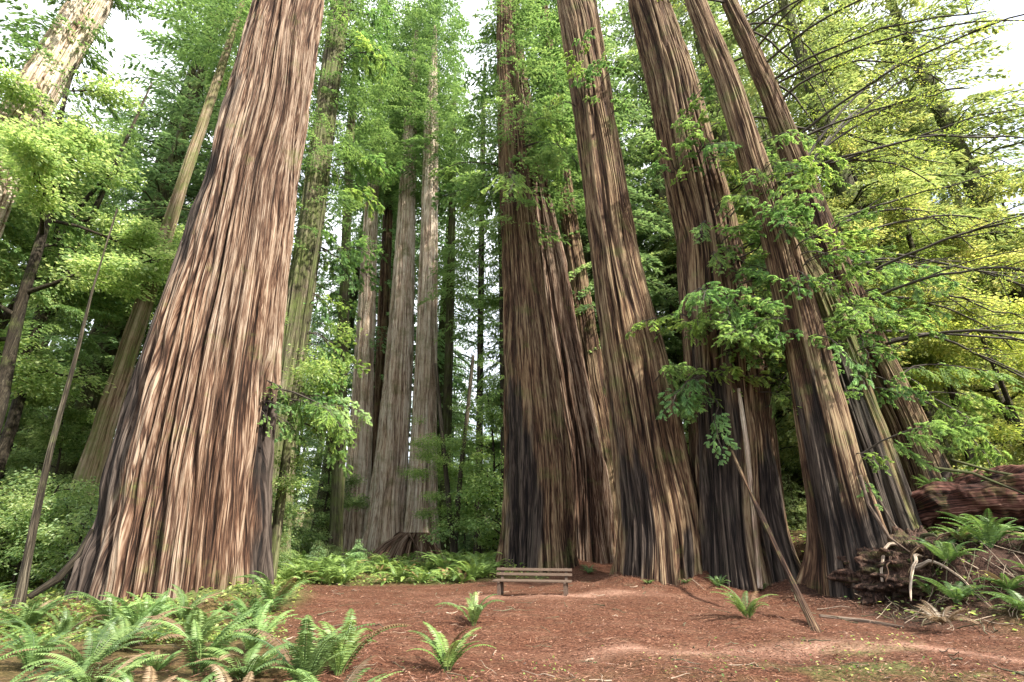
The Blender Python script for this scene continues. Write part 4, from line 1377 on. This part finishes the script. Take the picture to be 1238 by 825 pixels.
# rotten root mound far across the clearing
x, y = (492 - CX) / F * 31.0, 34.0
g = np.random.default_rng(3)
root = empty('rotten_stump', (x, y, float(gz(x, y))), 'rotten reddish stump with tangled roots in front of the pale distant redwoods', 'stump')
me = trunk_mesh('stump_body', np.array([[0, 0, -0.3], [0, 0, 0.3], [0.15, 0, 1.1], [0.4, 0, 1.75]]), np.array([1.9, 1.7, 1.35, 0.75]), M_red, 160, 80, 91, 2.6, 0.35)
obj('stump_body', me, root)
for k in range(14):
    a = g.uniform(0, 6.28)
    l = g.uniform(1.6, 3.0)
    s = np.linspace(0, 1, 7)
    C = np.stack([np.cos(a + s * g.normal(0, 0.4)) * s * l, np.sin(a) * s * l, g.uniform(0.7, 1.5) + 0.5 * np.sin(s * 3) - 1.5 * s ** 2], 1)
    obj('root', log_mesh('root', C, [0.12, 0.09, 0.05], M_red, 10, 24, 92 + k, 0.5), root)

# ---------------------------------------------------------------- sky, sun, camera
SUN = unit(np.array([0.62, -0.50, 0.76]))
w = bpy.data.worlds.new('World')
SC.world = w
w.use_nodes = True
nt = w.node_tree
bg = nt.nodes['Background']
sky = nt.nodes.new('ShaderNodeTexSky')
sky.sky_type = 'NISHITA'
sky.sun_disc = False
sky.sun_elevation = math.asin(SUN[2])
sky.sun_rotation = math.atan2(SUN[0], SUN[1])
sky.air_density = 1.0
sky.dust_density = 3.5
sky.ozone_density = 0.6
tc = nt.nodes.new('ShaderNodeTexCoord')
cn = N(nt, 'ShaderNodeTexNoise', Scale=2.2, Detail=7.0, Roughness=0.6)
nt.links.new(tc.outputs['Generated'], cn.inputs['Vector'])
cf = math_(nt, 'MULTIPLY_ADD', cn.outputs[0], 4.0)
nt.nodes[-1].inputs[2].default_value = -1.15
nt.nodes[-1].use_clamp = True
cloud = mixc(nt, math_(nt, 'MULTIPLY', cf, 0.9), sky.outputs[0], (6.6, 6.75, 7.1))
nt.links.new(cloud, bg.inputs[0])
bg.inputs[1].default_value = 0.15
sl = bpy.data.lights.new('sun', 'SUN')
sl.energy = 5.0
sl.angle = math.radians(1.5)
sl.color = (1.0, 0.93, 0.82)
so = bpy.data.objects.new('sun', sl)
COL.objects.link(so)
so.rotation_euler = Vector(-SUN).to_track_quat('-Z', 'Y').to_euler()

cam = bpy.data.cameras.new('camera')
co = bpy.data.objects.new('camera', cam)
COL.objects.link(co)
co.location = (0, 0, CAM_Z)
co.rotation_euler = (math.pi / 2 + PITCH, 0, 0)
cam.sensor_width = 36
cam.lens = 36 * F / 1238
cam.clip_end = 2000
SC.camera = co
SC.view_settings.view_transform = 'Standard'
SC.view_settings.look = 'None'
SC.view_settings.exposure = 1.48
SC.view_settings.gamma = 1.0
cy = SC.cycles
cy.max_bounces = 12
cy.diffuse_bounces = 10
cy.glossy_bounces = 2
cy.transmission_bounces = 4
cy.sample_clamp_indirect = 2.5
cy.use_denoising = True
cy.denoising_prefilter = 'ACCURATE'
cy.denoiser = 'OPENIMAGEDENOISE'
cy.denoising_input_passes = 'RGB_ALBEDO_NORMAL'
cy.use_adaptive_sampling = True
cy.adaptive_threshold = 0.01
